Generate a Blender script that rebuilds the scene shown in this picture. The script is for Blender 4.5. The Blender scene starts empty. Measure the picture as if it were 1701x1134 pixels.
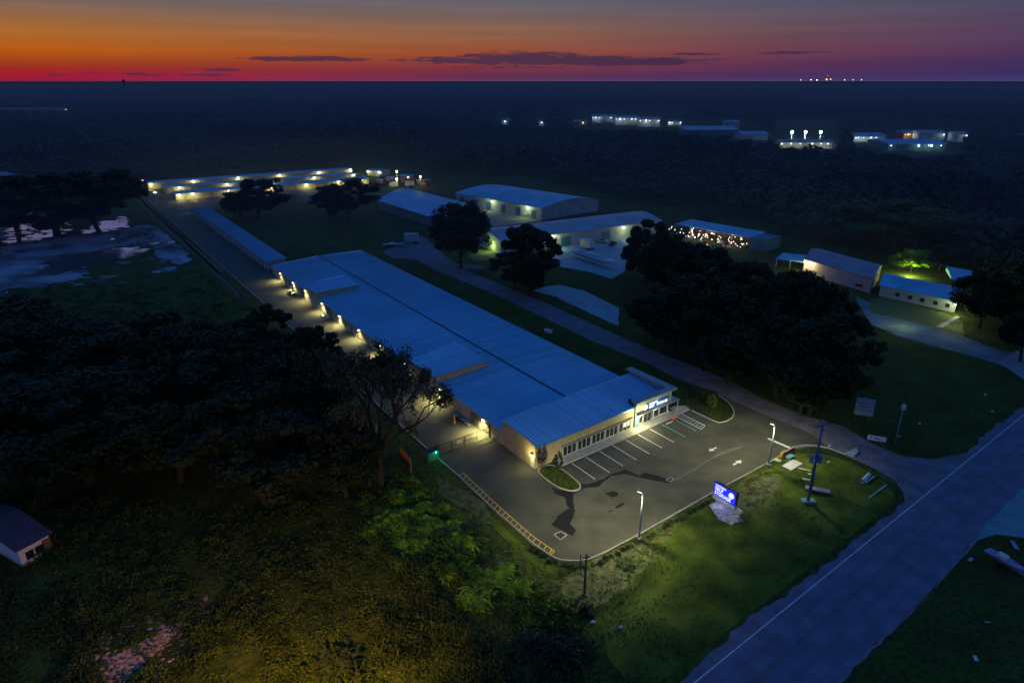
import bpy, math, random
import numpy as np
from mathutils import Vector, Matrix
random.seed(7); RNG = np.random.default_rng(7)
R = math.radians
scn = bpy.context.scene
COL = scn.collection

# ------------------------------------------------------------------ survey: photo point -> place on the ground
HAZE = .0016; CH = 55.0; FL = 1100.0; PITCH = math.atan((567 - 135) / FL)
def P(x, y, z=0.0):
    a = (x - 850.5) / FL; b = -(y - 567) / FL
    dy = math.cos(PITCH) + b * math.sin(PITCH); dz = -math.sin(PITCH) + b * math.cos(PITCH)
    t = (z - CH) / dz
    return Vector((a * t, dy * t, z))
A0 = P(888.6, 779)
U = Vector((math.cos(R(37.2)), math.sin(R(37.2)), 0)); V = Vector((math.cos(R(125.0)), math.sin(R(125.0)), 0))
UZ = Vector((0, 0, 1))
def B(s, t, z=0.0):            # storage-building frame: s along the front, t along the length
    p = A0 + U * s + V * t
    return Vector((p.x, p.y, z))
def S(c):
    return tuple(((v / 255) / 12.92 if v <= 10 else ((v / 255 + .055) / 1.055) ** 2.4) for v in c)

# ------------------------------------------------------------------ materials
MATS = {}
def mat(name, base, rough=.8, metal=0.0, var=.25, scale=1.0, bump=0.0, bscale=8.0, emit=None, estr=0.0, spec=.5, second=None, alpha=1.0):
    if name in MATS: return MATS[name]
    m = bpy.data.materials.new(name); m.use_nodes = True
    nt = m.node_tree; N = nt.nodes; L = nt.links
    b = N['Principled BSDF']
    geo = N.new('ShaderNodeNewGeometry')
    nz = N.new('ShaderNodeTexNoise'); nz.inputs['Scale'].default_value = scale; nz.inputs['Detail'].default_value = 5
    L.new(geo.outputs['Position'], nz.inputs['Vector'])
    cr = N.new('ShaderNodeValToRGB')
    c0 = tuple(x * (1 - var) for x in base[:3]) if second is None else second
    c1 = tuple(min(1, x * (1 + var)) for x in base[:3])
    cr.color_ramp.elements[0].position = .36; cr.color_ramp.elements[0].color = (*c0, 1)
    cr.color_ramp.elements[1].position = .64; cr.color_ramp.elements[1].color = (*c1, 1)
    L.new(nz.outputs['Fac'], cr.inputs['Fac']); L.new(cr.outputs['Color'], b.inputs['Base Color'])
    b.inputs['Roughness'].default_value = rough; b.inputs['Metallic'].default_value = metal
    b.inputs['Specular IOR Level'].default_value = spec
    if bump:
        n2 = N.new('ShaderNodeTexNoise'); n2.inputs['Scale'].default_value = bscale; n2.inputs['Detail'].default_value = 4
        L.new(geo.outputs['Position'], n2.inputs['Vector'])
        bp = N.new('ShaderNodeBump'); bp.inputs['Strength'].default_value = bump; bp.inputs['Distance'].default_value = .1
        L.new(n2.outputs['Fac'], bp.inputs['Height']); L.new(bp.outputs['Normal'], b.inputs['Normal'])
    if emit:
        b.inputs['Emission Color'].default_value = (*emit, 1); b.inputs['Emission Strength'].default_value = estr
    MATS[name] = m
    return m
def ramp(N, stops):
    r = N.new('ShaderNodeValToRGB'); e = r.color_ramp.elements
    while len(e) < len(stops): e.new(.5)
    for i, (p, c) in enumerate(stops):
        e[i].position = p; e[i].color = (*c, 1) if len(c) == 3 else c
    return r

def ground_material():
    m = bpy.data.materials.new('ground_cover'); m.use_nodes = True
    nt = m.node_tree; N = nt.nodes; L = nt.links; b = N['Principled BSDF']
    geo = N.new('ShaderNodeNewGeometry')
    def noise(s, d=5, dist=0):
        n = N.new('ShaderNodeTexNoise'); n.inputs['Scale'].default_value = s; n.inputs['Detail'].default_value = d
        n.inputs['Distortion'].default_value = dist
        L.new(geo.outputs['Position'], n.inputs['Vector']); return n
    big = noise(.018, 5, .6); mid = noise(.16, 7, .4); fine = noise(1.7, 6)
    r1 = ramp(N, [(.3, (.014, .020, .007)), (.5, (.036, .052, .008)), (.7, (.075, .080, .012))])
    r2 = ramp(N, [(.3, (.022, .034, .007)), (.55, (.05, .072, .009)), (.72, (.11, .11, .025))])
    L.new(big.outputs['Fac'], r1.inputs['Fac']); L.new(mid.outputs['Fac'], r2.inputs['Fac'])
    mx = N.new('ShaderNodeMixRGB'); mx.inputs['Fac'].default_value = .55
    L.new(r1.outputs['Color'], mx.inputs['Color1']); L.new(r2.outputs['Color'], mx.inputs['Color2'])
    r3 = ramp(N, [(.3, (.45, .45, .45)), (.7, (1.5, 1.5, 1.5))])
    L.new(fine.outputs['Fac'], r3.inputs['Fac'])
    mu = N.new('ShaderNodeMixRGB'); mu.blend_type = 'MULTIPLY'; mu.inputs['Fac'].default_value = 1
    L.new(mx.outputs['Color'], mu.inputs['Color1']); L.new(r3.outputs['Color'], mu.inputs['Color2'])
    L.new(mu.outputs['Color'], b.inputs['Base Color']); b.inputs['Roughness'].default_value = .95
    b.inputs['Specular IOR Level'].default_value = .15
    bp = N.new('ShaderNodeBump'); bp.inputs['Strength'].default_value = .8; bp.inputs['Distance'].default_value = .25
    L.new(fine.outputs['Fac'], bp.inputs['Height']); L.new(bp.outputs['Normal'], b.inputs['Normal'])
    return m
def leaf_material(name, dark, light, far=False):
    m = bpy.data.materials.new(name); m.use_nodes = True
    nt = m.node_tree; N = nt.nodes; L = nt.links; b = N['Principled BSDF']
    geo = N.new('ShaderNodeNewGeometry'); n = N.new('ShaderNodeTexNoise'); n.inputs['Scale'].default_value = .012 if far else .45
    n.inputs['Detail'].default_value = 6
    L.new(geo.outputs['Position'], n.inputs['Vector'])
    r = ramp(N, [(.35, dark), (.68, light)])
    L.new(n.outputs['Fac'], r.inputs['Fac'])
    if far:                                           # distance haze painted into the leaf colour, paler farther out
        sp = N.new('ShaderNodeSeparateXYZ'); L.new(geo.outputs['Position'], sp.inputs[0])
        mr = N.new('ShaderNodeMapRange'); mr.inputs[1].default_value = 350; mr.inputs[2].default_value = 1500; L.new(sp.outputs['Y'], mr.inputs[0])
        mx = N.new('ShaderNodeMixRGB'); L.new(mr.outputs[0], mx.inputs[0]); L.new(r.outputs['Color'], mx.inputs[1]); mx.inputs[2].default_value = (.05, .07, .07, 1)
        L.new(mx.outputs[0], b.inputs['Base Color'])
    else: L.new(r.outputs['Color'], b.inputs['Base Color'])
    b.inputs['Roughness'].default_value = .7; b.inputs['Specular IOR Level'].default_value = .2
    MATS[name] = m
    return m
def roof_material(name, base, rough, axis, pitch=.9):
    """standing-seam metal: faint panel-to-panel tone differences across the given axis"""
    m = bpy.data.materials.new(name); m.use_nodes = True
    nt = m.node_tree; N = nt.nodes; L = nt.links; b = N['Principled BSDF']
    geo = N.new('ShaderNodeNewGeometry')
    dot = N.new('ShaderNodeVectorMath'); dot.operation = 'DOT_PRODUCT'; dot.inputs[1].default_value = axis
    L.new(geo.outputs['Position'], dot.inputs[0])
    sc = N.new('ShaderNodeMath'); sc.operation = 'MULTIPLY'; sc.inputs[1].default_value = 1 / pitch
    L.new(dot.outputs['Value'], sc.inputs[0])
    fl = N.new('ShaderNodeMath'); fl.operation = 'FLOOR'; L.new(sc.outputs[0], fl.inputs[0])
    wn = N.new('ShaderNodeTexWhiteNoise'); wn.noise_dimensions = '1D'; L.new(fl.outputs[0], wn.inputs['W'])
    n = N.new('ShaderNodeTexNoise'); n.inputs['Scale'].default_value = .07; n.inputs['Detail'].default_value = 6
    L.new(geo.outputs['Position'], n.inputs['Vector'])
    ad = N.new('ShaderNodeMath'); ad.operation = 'MULTIPLY_ADD'; ad.inputs[1].default_value = .35
    L.new(wn.outputs['Value'], ad.inputs[0]); L.new(n.outputs['Fac'], ad.inputs[2])
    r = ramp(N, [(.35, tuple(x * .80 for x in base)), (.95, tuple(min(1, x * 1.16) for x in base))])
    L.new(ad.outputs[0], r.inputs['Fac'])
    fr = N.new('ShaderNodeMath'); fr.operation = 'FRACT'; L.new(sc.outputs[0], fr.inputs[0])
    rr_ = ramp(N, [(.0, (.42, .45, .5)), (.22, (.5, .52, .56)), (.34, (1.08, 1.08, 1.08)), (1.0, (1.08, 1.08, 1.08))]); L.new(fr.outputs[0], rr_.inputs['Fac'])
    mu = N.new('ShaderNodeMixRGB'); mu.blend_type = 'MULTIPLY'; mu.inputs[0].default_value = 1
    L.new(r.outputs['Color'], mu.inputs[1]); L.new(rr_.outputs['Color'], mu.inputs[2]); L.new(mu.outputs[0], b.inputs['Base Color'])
    b.inputs['Metallic'].default_value = .15; b.inputs['Roughness'].default_value = rough
    return m

M_ground = ground_material()
M_asph = mat('asphalt', (.072, .071, .054), .85, var=.22, scale=.25, bump=.25, bscale=14, spec=.3)
M_road = mat('road_asphalt', (.150, .122, .180), .8, var=.2, scale=.35, bump=.3, bscale=10, spec=.4)
M_lane = mat('old_lane_asphalt', (.155, .138, .165), .85, var=.22, scale=.35, bump=.2, bscale=10, spec=.3)
M_dark_asph = mat('wet_asphalt', (.014, .014, .016), .75, var=.2, scale=.5, spec=.15)
M_conc = mat('concrete', (.36, .35, .32), .85, var=.14, scale=1.2, bump=.15)
M_white = mat('white_paint', (.72, .72, .68), .6, var=.15, scale=3)
M_yellow = mat('yellow_paint', (.72, .42, .03), .6, var=.12, scale=3)
M_cyanp = mat('blue_green_paint', (.12, .50, .55), .6, var=.12, scale=3)
M_wall = mat('tan_stucco', (.44, .36, .19), .9, var=.10, scale=.8, bump=.15, bscale=18)
M_cream = mat('cream_metal_wall', (.46, .41, .27), .7, var=.10, scale=.9, bump=.1)
M_sage = mat('sage_stucco', (.34, .37, .27), .9, var=.08, scale=1)
M_trim = mat('pale_trim', (.42, .40, .38), .6, var=.08, scale=1)
M_parapet = mat('parapet_pink_grey', (.42, .33, .38), .8, var=.1, scale=1)
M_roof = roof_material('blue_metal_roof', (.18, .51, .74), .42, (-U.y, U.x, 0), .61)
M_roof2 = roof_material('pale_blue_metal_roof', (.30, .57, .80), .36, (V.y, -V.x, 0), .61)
M_seam = mat('roof_seam', (.06, .34, .6), .45, .3, var=.1)
M_ridge = mat('dark_ridge', (.03, .06, .10), .6, var=.1)
M_rooff = mat('far_blue_roof', (.10, .40, .62), .5, .15, var=.18, scale=.12)
M_roofg = mat('far_grey_roof', (.34, .35, .42), .5, .2, var=.15, scale=.12)
M_roofm = mat('mauve_roof', (.26, .22, .28), .6, .1, var=.15, scale=.2)
M_whitewall = mat('pale_wall', (.34, .38, .38), .8, var=.10, scale=.4)
M_pinkwall = mat('pinkish_wall', (.42, .33, .36), .8, var=.10, scale=.4)
M_bluedoor = mat('blue_door', (.03, .10, .22), .5, var=.1)
M_glass = mat('dark_glass', (.015, .022, .025), .08, var=.2, scale=.6, spec=.8)
M_frame = mat('window_frame_paint', (.45, .46, .40), .5, var=.05)
M_black = mat('black_metal', (.02, .02, .022), .5, .3, var=.1)
M_galv = mat('galvanised_steel', (.30, .33, .36), .4, .6, var=.1)
M_polec = mat('concrete_pole', (.34, .40, .42), .7, var=.12, scale=2)
M_wood = mat('weathered_wood', (.13, .085, .055), .9, var=.3, scale=2)
M_orange = mat('orange_timber', (.42, .12, .03), .8, var=.2, scale=2)
M_orangep = mat('orange_plastic', (.75, .16, .03), .5, var=.05)
M_bark = mat('bark', (.026, .021, .017), .95, var=.3, scale=2, bump=.4)
M_sand = mat('mirror_wet_sand', (.98, .95, .98), .10, metal=.9, var=.02, scale=.5, second=(.7, .66, .76), bump=.03, bscale=2)  # near-mirror metal, so the wet marsh patches return a bright sky
M_sand2 = mat('wet_sand_flat', (.27, .28, .36), .7, spec=.3, var=.1, scale=.08, second=(.035, .045, .045))
M_pool = mat('still_water', (.25, .28, .38), .12, var=.1, scale=.05, spec=.9)
M_pinksand = mat('reddish_sand', (.48, .27, .23), .85, scale=2.6, second=(.05, .035, .02), bump=.4, bscale=3)
M_gravel = mat('gravel_bed', (.34, .32, .34), .9, var=.45, scale=2.5, bump=.5, bscale=6)
M_teal = mat('teal_cabinet', (.02, .14, .12), .5, var=.08)
M_tealw = mat('teal_wall', (.05, .16, .20), .7, var=.1)
M_board = mat('white_board', (.55, .53, .52), .7, var=.15, scale=2)
M_red = mat('red_paint', (.4, .05, .04), .5, var=.1)
M_pipe = mat('white_plastic', (.65, .65, .6), .5, var=.05)
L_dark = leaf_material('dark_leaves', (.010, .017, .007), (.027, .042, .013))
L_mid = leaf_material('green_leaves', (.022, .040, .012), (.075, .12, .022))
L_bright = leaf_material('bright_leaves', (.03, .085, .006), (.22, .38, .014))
L_olive = leaf_material('olive_leaves', (.05, .06, .010), (.20, .20, .02))
L_plum = leaf_material('plum_leaves', (.06, .045, .05), (.18, .13, .14))
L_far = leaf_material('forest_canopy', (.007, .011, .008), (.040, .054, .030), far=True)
WARM = (1.0, .88, .36); COOL = (.75, .95, 1.0); GREENW = (.86, 1.0, .46)
def glow(name, col, s): return mat(name, (.8, .8, .8), emit=col, estr=s)
E_warm = glow('lamp_lens_warm', (1.0, .95, .5), 10); E_cool = glow('lamp_lens_cool', (.8, .97, .9), 7)
E_far = glow('far_lamp_glow', (1.0, .95, .75), 7); E_farb = glow('far_lamp_cool', (.65, .85, 1.0), 6)
E_amber = glow('amber_glow', (1.0, .55, .12), 4); E_red = glow('red_beacon_glow', (1.0, .06, .03), 4)
E_green = glow('green_glow', (.05, 1.0, .35), 6)
E_blue = mat('lit_blue_sign_face', (.01, .03, .5), .4, emit=(.001, .012, .72), estr=1.0)
E_white = glow('lit_white_letters', (.85, .95, 1.0), 1.0); E_logo = glow('lit_yellow_disc', (1.0, .62, .12), 1.2)
E_logo2 = glow('lit_pale_yellow_disc', (.85, 1.0, .35), 1.5)
E_pane_glow = glow('pane_glow', (.55, .6, .3), .45)
E_bluel = glow('blue_lamp_glow', (.05, .12, 1.0), 2.5)

# ------------------------------------------------------------------ mesh helpers
ORG = {}
class MB:
    def __init__(s): s.v = []; s.f = []
    def face(s, *pts):
        i = len(s.v); s.v += [tuple(p) for p in pts]; s.f.append(tuple(range(i, i + len(pts)))); return s
    def prism(s, pts, z0, z1):                     # pts: plan outline, z1 may be a list of heights
        n = len(pts); i = len(s.v)
        zz1 = z1 if isinstance(z1, (list, tuple)) else [z1] * n
        zz0 = z0 if isinstance(z0, (list, tuple)) else [z0] * n
        ar = sum(pts[k][0] * pts[(k + 1) % n][1] - pts[(k + 1) % n][0] * pts[k][1] for k in range(n))
        if ar < 0: pts = pts[::-1]; zz1 = zz1[::-1]; zz0 = zz0[::-1]
        s.v += [(p[0], p[1], z) for p, z in zip(pts, zz0)] + [(p[0], p[1], z) for p, z in zip(pts, zz1)]
        s.f.append(tuple(i + k for k in range(n))[::-1]); s.f.append(tuple(i + n + k for k in range(n)))
        for k in range(n):
            j = (k + 1) % n; s.f.append((i + k, i + j, i + n + j, i + n + k))
        return s
    def sheet(s, pts, z):
        n = len(pts)
        ar = sum(pts[k][0] * pts[(k + 1) % n][1] - pts[(k + 1) % n][0] * pts[k][1] for k in range(n))
        if ar < 0: pts = pts[::-1]
        return s.face(*[(p[0], p[1], z) for p in pts])
    def box(s, c, ax, ay, az):                     # centre + three half-extent vectors
        c = Vector(c); i = len(s.v)
        for sx in (-1, 1):
            for sy in (-1, 1):
                for sz in (-1, 1): s.v.append(tuple(c + ax * sx + ay * sy + az * sz))
        s.f += [(i, i + 1, i + 3, i + 2), (i + 4, i + 6, i + 7, i + 5), (i, i + 4, i + 5, i + 1), (i + 2, i + 3, i + 7, i + 6), (i, i + 2, i + 6, i + 4), (i + 1, i + 5, i + 7, i + 3)]
        return s
    def abox(s, x0, x1, y0, y1, z0, z1):
        return s.box(((x0 + x1) / 2, (y0 + y1) / 2, (z0 + z1) / 2), Vector(((x1 - x0) / 2, 0, 0)), Vector((0, (y1 - y0) / 2, 0)), Vector((0, 0, (z1 - z0) / 2)))
    def wall(s, p, q, z0, z1, th=.1):
        p = Vector((p[0], p[1], 0)); q = Vector((q[0], q[1], 0)); d = (q - p); n = Vector((-d.y, d.x, 0)).normalized() * th / 2
        return s.box((p + q) / 2 + UZ * (z0 + z1) / 2, d / 2, n, UZ * (z1 - z0) / 2)
    def tube(s, p, q, r0, r1=None, n=8, cap=True):
        r1 = r0 if r1 is None else r1; p = Vector(p); q = Vector(q); d = (q - p).normalized()
        a = d.orthogonal().normalized(); b = d.cross(a); i = len(s.v)
        for c, r in ((p, r0), (q, r1)):
            for k in range(n):
                t = 2 * math.pi * k / n; s.v.append(tuple(c + a * r * math.cos(t) + b * r * math.sin(t)))
        for k in range(n):
            j = (k + 1) % n; s.f.append((i + k, i + j, i + n + j, i + n + k))
        if cap: s.f.append(tuple(i + k for k in range(n))[::-1]); s.f.append(tuple(i + n + k for k in range(n)))
        return s
    def ball(s, c, r, n=8, m=6, sq=(1, 1, 1)):
        i = len(s.v); c = Vector(c)
        for a in range(m + 1):
            ph = math.pi * a / m
            for b in range(n):
                th = 2 * math.pi * b / n
                s.v.append((c.x + r * sq[0] * math.sin(ph) * math.cos(th), c.y + r * sq[1] * math.sin(ph) * math.sin(th), c.z + r * sq[2] * math.cos(ph)))
        for a in range(m):
            for b in range(n):
                j = (b + 1) % n; s.f.append((i + a * n + b, i + (a + 1) * n + b, i + (a + 1) * n + j, i + a * n + j))
        return s
    def build(s, name, m, parent=None, origin=None, smooth=False):
        if origin is None: origin = ORG.get(parent.name, Vector((0, 0, 0))) if parent is not None else Vector((0, 0, 0))
        o_ = Vector(origin)
        me = bpy.data.meshes.new(name)
        me.from_pydata([(x - o_.x, y - o_.y, z - o_.z) for x, y, z in s.v], [], s.f)
        me.materials.append(m)
        if smooth: me.polygons.foreach_set('use_smooth', [True] * len(me.polygons))
        me.update()
        o = bpy.data.objects.new(name, me); COL.objects.link(o)
        if parent is not None: o.parent = parent
        else: o.location = o_
        ORG[o.name] = o_
        return o
def tag(o, label=None, cat=None, group=None, kind=None):
    if label: o['label'] = label
    if cat: o['category'] = cat
    if group: o['group'] = group
    if kind: o['kind'] = kind
    return o
def thing(name, label, cat, loc, group=None):
    o = bpy.data.objects.new(name, None); COL.objects.link(o); o.location = Vector(loc); o.empty_display_size = .5
    ORG[o.name] = Vector(loc)
    return tag(o, label, cat, group)
def struct(name, mb, m): return tag(mb.build(name, m), kind='structure')
def stuff(name, mb, m, label, cat): return tag(mb.build(name, m), label, cat, kind='stuff')
def dup(root, loc, rz=0, label=None, scale=None, group=None):
    r = root.copy(); COL.objects.link(r); r.location = Vector(loc); r.rotation_euler = (0, 0, rz)
    if scale: r.scale = scale
    if label: r['label'] = label
    if group: r['group'] = group
    for ch in list(root.children):
        c = ch.copy(); COL.objects.link(c); c.parent = r
        if c.type == 'LIGHT': pass
        for g in ch.children:
            d = g.copy(); COL.objects.link(d); d.parent = c
    return r
NL = [0]
def light(loc, watts, col, rad=.12, parent=None, spot=None, aim=None, bat=False):
    NL[0] += 1
    ld = bpy.data.lights.new('lamp_light', 'SPOT' if spot else 'POINT'); ld.energy = watts; ld.color = col; ld.shadow_soft_size = rad
    o = bpy.data.objects.new('lamp_light', ld); COL.objects.link(o); loc = Vector(loc)
    if spot:
        ld.spot_size = R(spot); ld.spot_blend = .9
        d = (Vector(aim) - loc) if aim is not None else Vector((0, 0, -1))
        o.rotation_euler = d.to_track_quat('-Z', 'Y').to_euler()
    if bat:                                           # wide-throw optic: even light out to the sides
        ld.use_nodes = True; nt = ld.node_tree; em = nt.nodes['Emission']; g_ = nt.nodes.new('ShaderNodeNewGeometry'); sp_ = nt.nodes.new('ShaderNodeSeparateXYZ')
        nt.links.new(g_.outputs['Incoming'], sp_.inputs[0]); a = nt.nodes.new('ShaderNodeMath'); a.operation = 'ABSOLUTE'; nt.links.new(sp_.outputs['Z'], a.inputs[0])
        mx = nt.nodes.new('ShaderNodeMath'); mx.operation = 'MAXIMUM'; mx.inputs[1].default_value = .42; nt.links.new(a.outputs[0], mx.inputs[0])
        pw_ = nt.nodes.new('ShaderNodeMath'); pw_.operation = 'POWER'; pw_.inputs[1].default_value = -2.5; nt.links.new(mx.outputs[0], pw_.inputs[0]); nt.links.new(pw_.outputs[0], em.inputs['Strength'])
    if parent is not None:
        o.parent = parent; o.location = loc - ORG.get(parent.name, Vector((0, 0, 0)))
    else: o.location = loc
    return o
def PX(*pts, z=0): return [P(x, y, z) for x, y in pts]
def smooth_poly(pts, it=2, closed=True):
    for _ in range(it):
        out = []; n = len(pts); rng = range(n) if closed else range(n - 1)
        if not closed: out.append(pts[0])
        for i in rng:
            a, b = Vector(pts[i]), Vector(pts[(i + 1) % n]); out += [a * .75 + b * .25, a * .25 + b * .75]
        if not closed: out.append(pts[-1])
        pts = out
    return pts
def ragged(pts, amp, step=3.0, seed=1):
    rr = random.Random(seed); out = []; n = len(pts)
    for i in range(n):
        a, b = Vector(pts[i]), Vector(pts[(i + 1) % n]); k = max(1, int((b - a).length / step)); nn = Vector((-(b - a).y, (b - a).x, 0))
        nn = nn.normalized() if nn.length > 0 else nn
        for j in range(k):
            out.append(a.lerp(b, j / k) + nn * rr.uniform(-amp, amp))
    return out
def strip(mb, pts, w, z0, z1):                       # kerb or line following a path
    n = len(pts); Ls = []; Rs = []
    for i in range(n):
        a = Vector(pts[max(0, i - 1)]); b = Vector(pts[min(n - 1, i + 1)]); d = (b - a); nn = Vector((-d.y, d.x, 0)).normalized() * w / 2
        Ls.append(Vector(pts[i]) + nn); Rs.append(Vector(pts[i]) - nn)
    for i in range(n - 1):
        if z1 is None: mb.sheet([Ls[i], Ls[i + 1], Rs[i + 1], Rs[i]], z0)
        else: mb.prism([Ls[i], Ls[i + 1], Rs[i + 1], Rs[i]], z0, z1)
    return mb

# ------------------------------------------------------------------ world sky at dusk
def make_world():
    w = bpy.data.worlds.new('World'); scn.world = w; w.use_nodes = True
    nt = w.node_tree; N = nt.nodes; L = nt.links; N.clear()
    out = N.new('ShaderNodeOutputWorld'); bg = N.new('ShaderNodeBackground'); L.new(bg.outputs[0], out.inputs[0])
    tc = N.new('ShaderNodeTexCoord'); sx = N.new('ShaderNodeSeparateXYZ'); L.new(tc.outputs['Generated'], sx.inputs[0])
    def M(op, a, b=None, c=None, clamp=False):
        n = N.new('ShaderNodeMath'); n.operation = op; n.use_clamp = clamp
        for i, v in enumerate((a, b, c)):
            if v is None: continue
            if isinstance(v, (int, float)): n.inputs[i].default_value = v
            else: L.new(v, n.inputs[i])
        return n.outputs[0]
    z = sx.outputs['Z']; az = M('ARCTAN2', sx.outputs['X'], sx.outputs['Y'])         # radians, right positive
    el = M('MAXIMUM', z, 0.0)
    e = M('POWER', el, .5)                                                           # spread the low band over the ramp
    def er(stops): 
        r = ramp(N, [(math.sqrt(a), S(c)) for a, c in stops]); L.new(e, r.inputs['Fac']); return r.outputs['Color']
    up = [(.125, (138, 130, 168)), (.22, (98, 108, 164)), (.38, (48, 98, 160)), (1.0, (34, 90, 164))]
    left = er([(0, (116, 34, 68)), (.006, (164, 24, 50)), (.014, (156, 42, 36)), (.034, (178, 88, 18)), (.058, (168, 106, 50)), (.09, (112, 98, 92)), (.1, (106, 96, 98))] + up)
    mid = er([(0, (92, 62, 98)), (.008, (98, 48, 80)), (.02, (126, 56, 62)), (.036, (150, 76, 52)), (.064, (138, 98, 76)), (.1, (98, 97, 106))] + up)
    right = er([(0, (62, 62, 112)), (.01, (54, 46, 96)), (.03, (70, 50, 92)), (.06, (78, 62, 94)), (.1, (70, 76, 104))] + up)
    azn = M('MULTIPLY_ADD', az, 1 / (2 * math.pi), .5)
    def ar(stops):
        r = ramp(N, [(a / 360 + .5, (v, v, v)) for a, v in stops]); L.new(azn, r.inputs['Fac']); return r.outputs['Color']
    fr = ar([(-150, 1), (-100, 0), (0, 0), (20, .62), (38, 1), (170, 1)])
    fl = ar([(-100, 0), (-75, 1), (-33, 1), (-16, .5), (0, 0)])
    def mix(f, a, b):
        m = N.new('ShaderNodeMixRGB'); 
        if isinstance(f, float): m.inputs[0].default_value = f
        else: L.new(f, m.inputs[0])
        for i, v in ((1, a), (2, b)):
            if isinstance(v, tuple): m.inputs[i].default_value = (*v, 1)
            else: L.new(v, m.inputs[i])
        return m.outputs[0]
    c = mix(fl, mix(fr, mid, right), left)
    # low cloud banks, in azimuth / elevation
    cv = N.new('ShaderNodeCombineXYZ'); L.new(M('MULTIPLY', az, 26), cv.inputs[0]); L.new(M('MULTIPLY', z, 240), cv.inputs[1])
    nz = N.new('ShaderNodeTexNoise'); nz.inputs['Scale'].default_value = 1.0; nz.inputs['Detail'].default_value = 7; L.new(cv.outputs[0], nz.inputs['Vector'])
    nz2 = N.new('ShaderNodeTexNoise'); nz2.inputs['Scale'].default_value = 3.1; nz2.inputs['Detail'].default_value = 5; L.new(cv.outputs[0], nz2.inputs['Vector'])
    d = None
    def px2(x, y):
        v = Vector(((x - 850.5) / FL, 1, 0)); a = (x - 850.5) / FL; b = -(y - 567) / FL
        q = Vector((a, math.cos(PITCH) + b * math.sin(PITCH), -math.sin(PITCH) + b * math.cos(PITCH))).normalized()
        return math.atan2(q.x, q.y), q.z
    for (x, y, wx, wy, k) in ((905, 101, 236, 7.5, 1.5), (870, 97, 110, 10, 1.6), (745, 98, 70, 5, 1.0), (1040, 103, 120, 6, 1.7), (508, 98, 95, 4.5, 1.5), (1150, 90, 60, 3, .95), (1310, 88, 75, 3, .95), (260, 124, 230, 4, .72), (370, 117, 40, 4, .85), (830, 112, 160, 3, .7)):
        a0, z0 = px2(x, y); wa = abs(px2(x + wx, y)[0] - a0); wz = abs(px2(x, y - wy)[1] - z0)
        u = M('MULTIPLY', M('SUBTRACT', az, a0), 1 / wa); v = M('MULTIPLY', M('SUBTRACT', z, z0), 1 / wz)
        q = M('SUBTRACT', k, M('ADD', M('MULTIPLY', u, u), M('MULTIPLY', v, v)))
        d = q if d is None else M('MAXIMUM', d, q)
    n_all = M('ADD', M('MULTIPLY', nz.outputs['Fac'], 3.2), M('MULTIPLY', nz2.outputs['Fac'], 1.8))
    dens = M('MULTIPLY', M('ADD', d, M('SUBTRACT', n_all, 2.75)), 1.6, clamp=True)
    dens = M('MULTIPLY', dens, M('GREATER_THAN', d, -.6))
    dens = M('MULTIPLY', dens, .8)
    c = mix(dens, c, S((54, 42, 74)))
    # soft haze streaks
    cv2 = N.new('ShaderNodeCombineXYZ'); L.new(M('MULTIPLY', az, 2.2), cv2.inputs[0]); L.new(M('MULTIPLY', z, 70), cv2.inputs[1])
    n3 = N.new('ShaderNodeTexNoise'); n3.inputs['Scale'].default_value = 1; n3.inputs['Detail'].default_value = 6; L.new(cv2.outputs[0], n3.inputs['Vector'])
    mr = N.new('ShaderNodeMapRange'); mr.inputs[1].default_value = .3; mr.inputs[2].default_value = .7; mr.inputs[3].default_value = .9; mr.inputs[4].default_value = 1.1
    L.new(n3.outputs['Fac'], mr.inputs[0])
    mu = N.new('ShaderNodeMixRGB'); mu.blend_type = 'MULTIPLY'; mu.inputs[0].default_value = 1; L.new(c, mu.inputs[1]); L.new(mr.outputs[0], mu.inputs[2])
    L.new(mu.outputs[0], bg.inputs['Color']); bg.inputs['Strength'].default_value = 1.0
make_world()
sd = bpy.data.lights.new('afterglow_sun', 'SUN'); sd.energy = .02; sd.angle = R(12); sd.color = (1, .35, .2)
so = bpy.data.objects.new('afterglow_sun', sd); COL.objects.link(so)
so.rotation_euler = Vector((.62, -.78, -.05)).to_track_quat('-Z', 'Y').to_euler()

# ------------------------------------------------------------------ camera
cd = bpy.data.cameras.new('camera'); cam = bpy.data.objects.new('camera', cd); COL.objects.link(cam); scn.camera = cam
cam.location = (0, 0, CH); cam.rotation_euler = (math.pi / 2 - PITCH, 0, 0)
cd.sensor_width = 36; cd.lens = FL / 1701 * 36; cd.clip_start = .5; cd.clip_end = 200000

# ------------------------------------------------------------------ ground, roads, lots
g = MB(); g.sheet([Vector((-90000, -3000, 0)), Vector((90000, -3000, 0)), Vector((90000, 90000, 0)), Vector((-90000, 90000, 0))], 0)
struct('ground', g, M_ground)

def ext(a, b, k):                                   # extend a line beyond b
    a, b = Vector(a), Vector(b); return b + (b - a) * k
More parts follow.
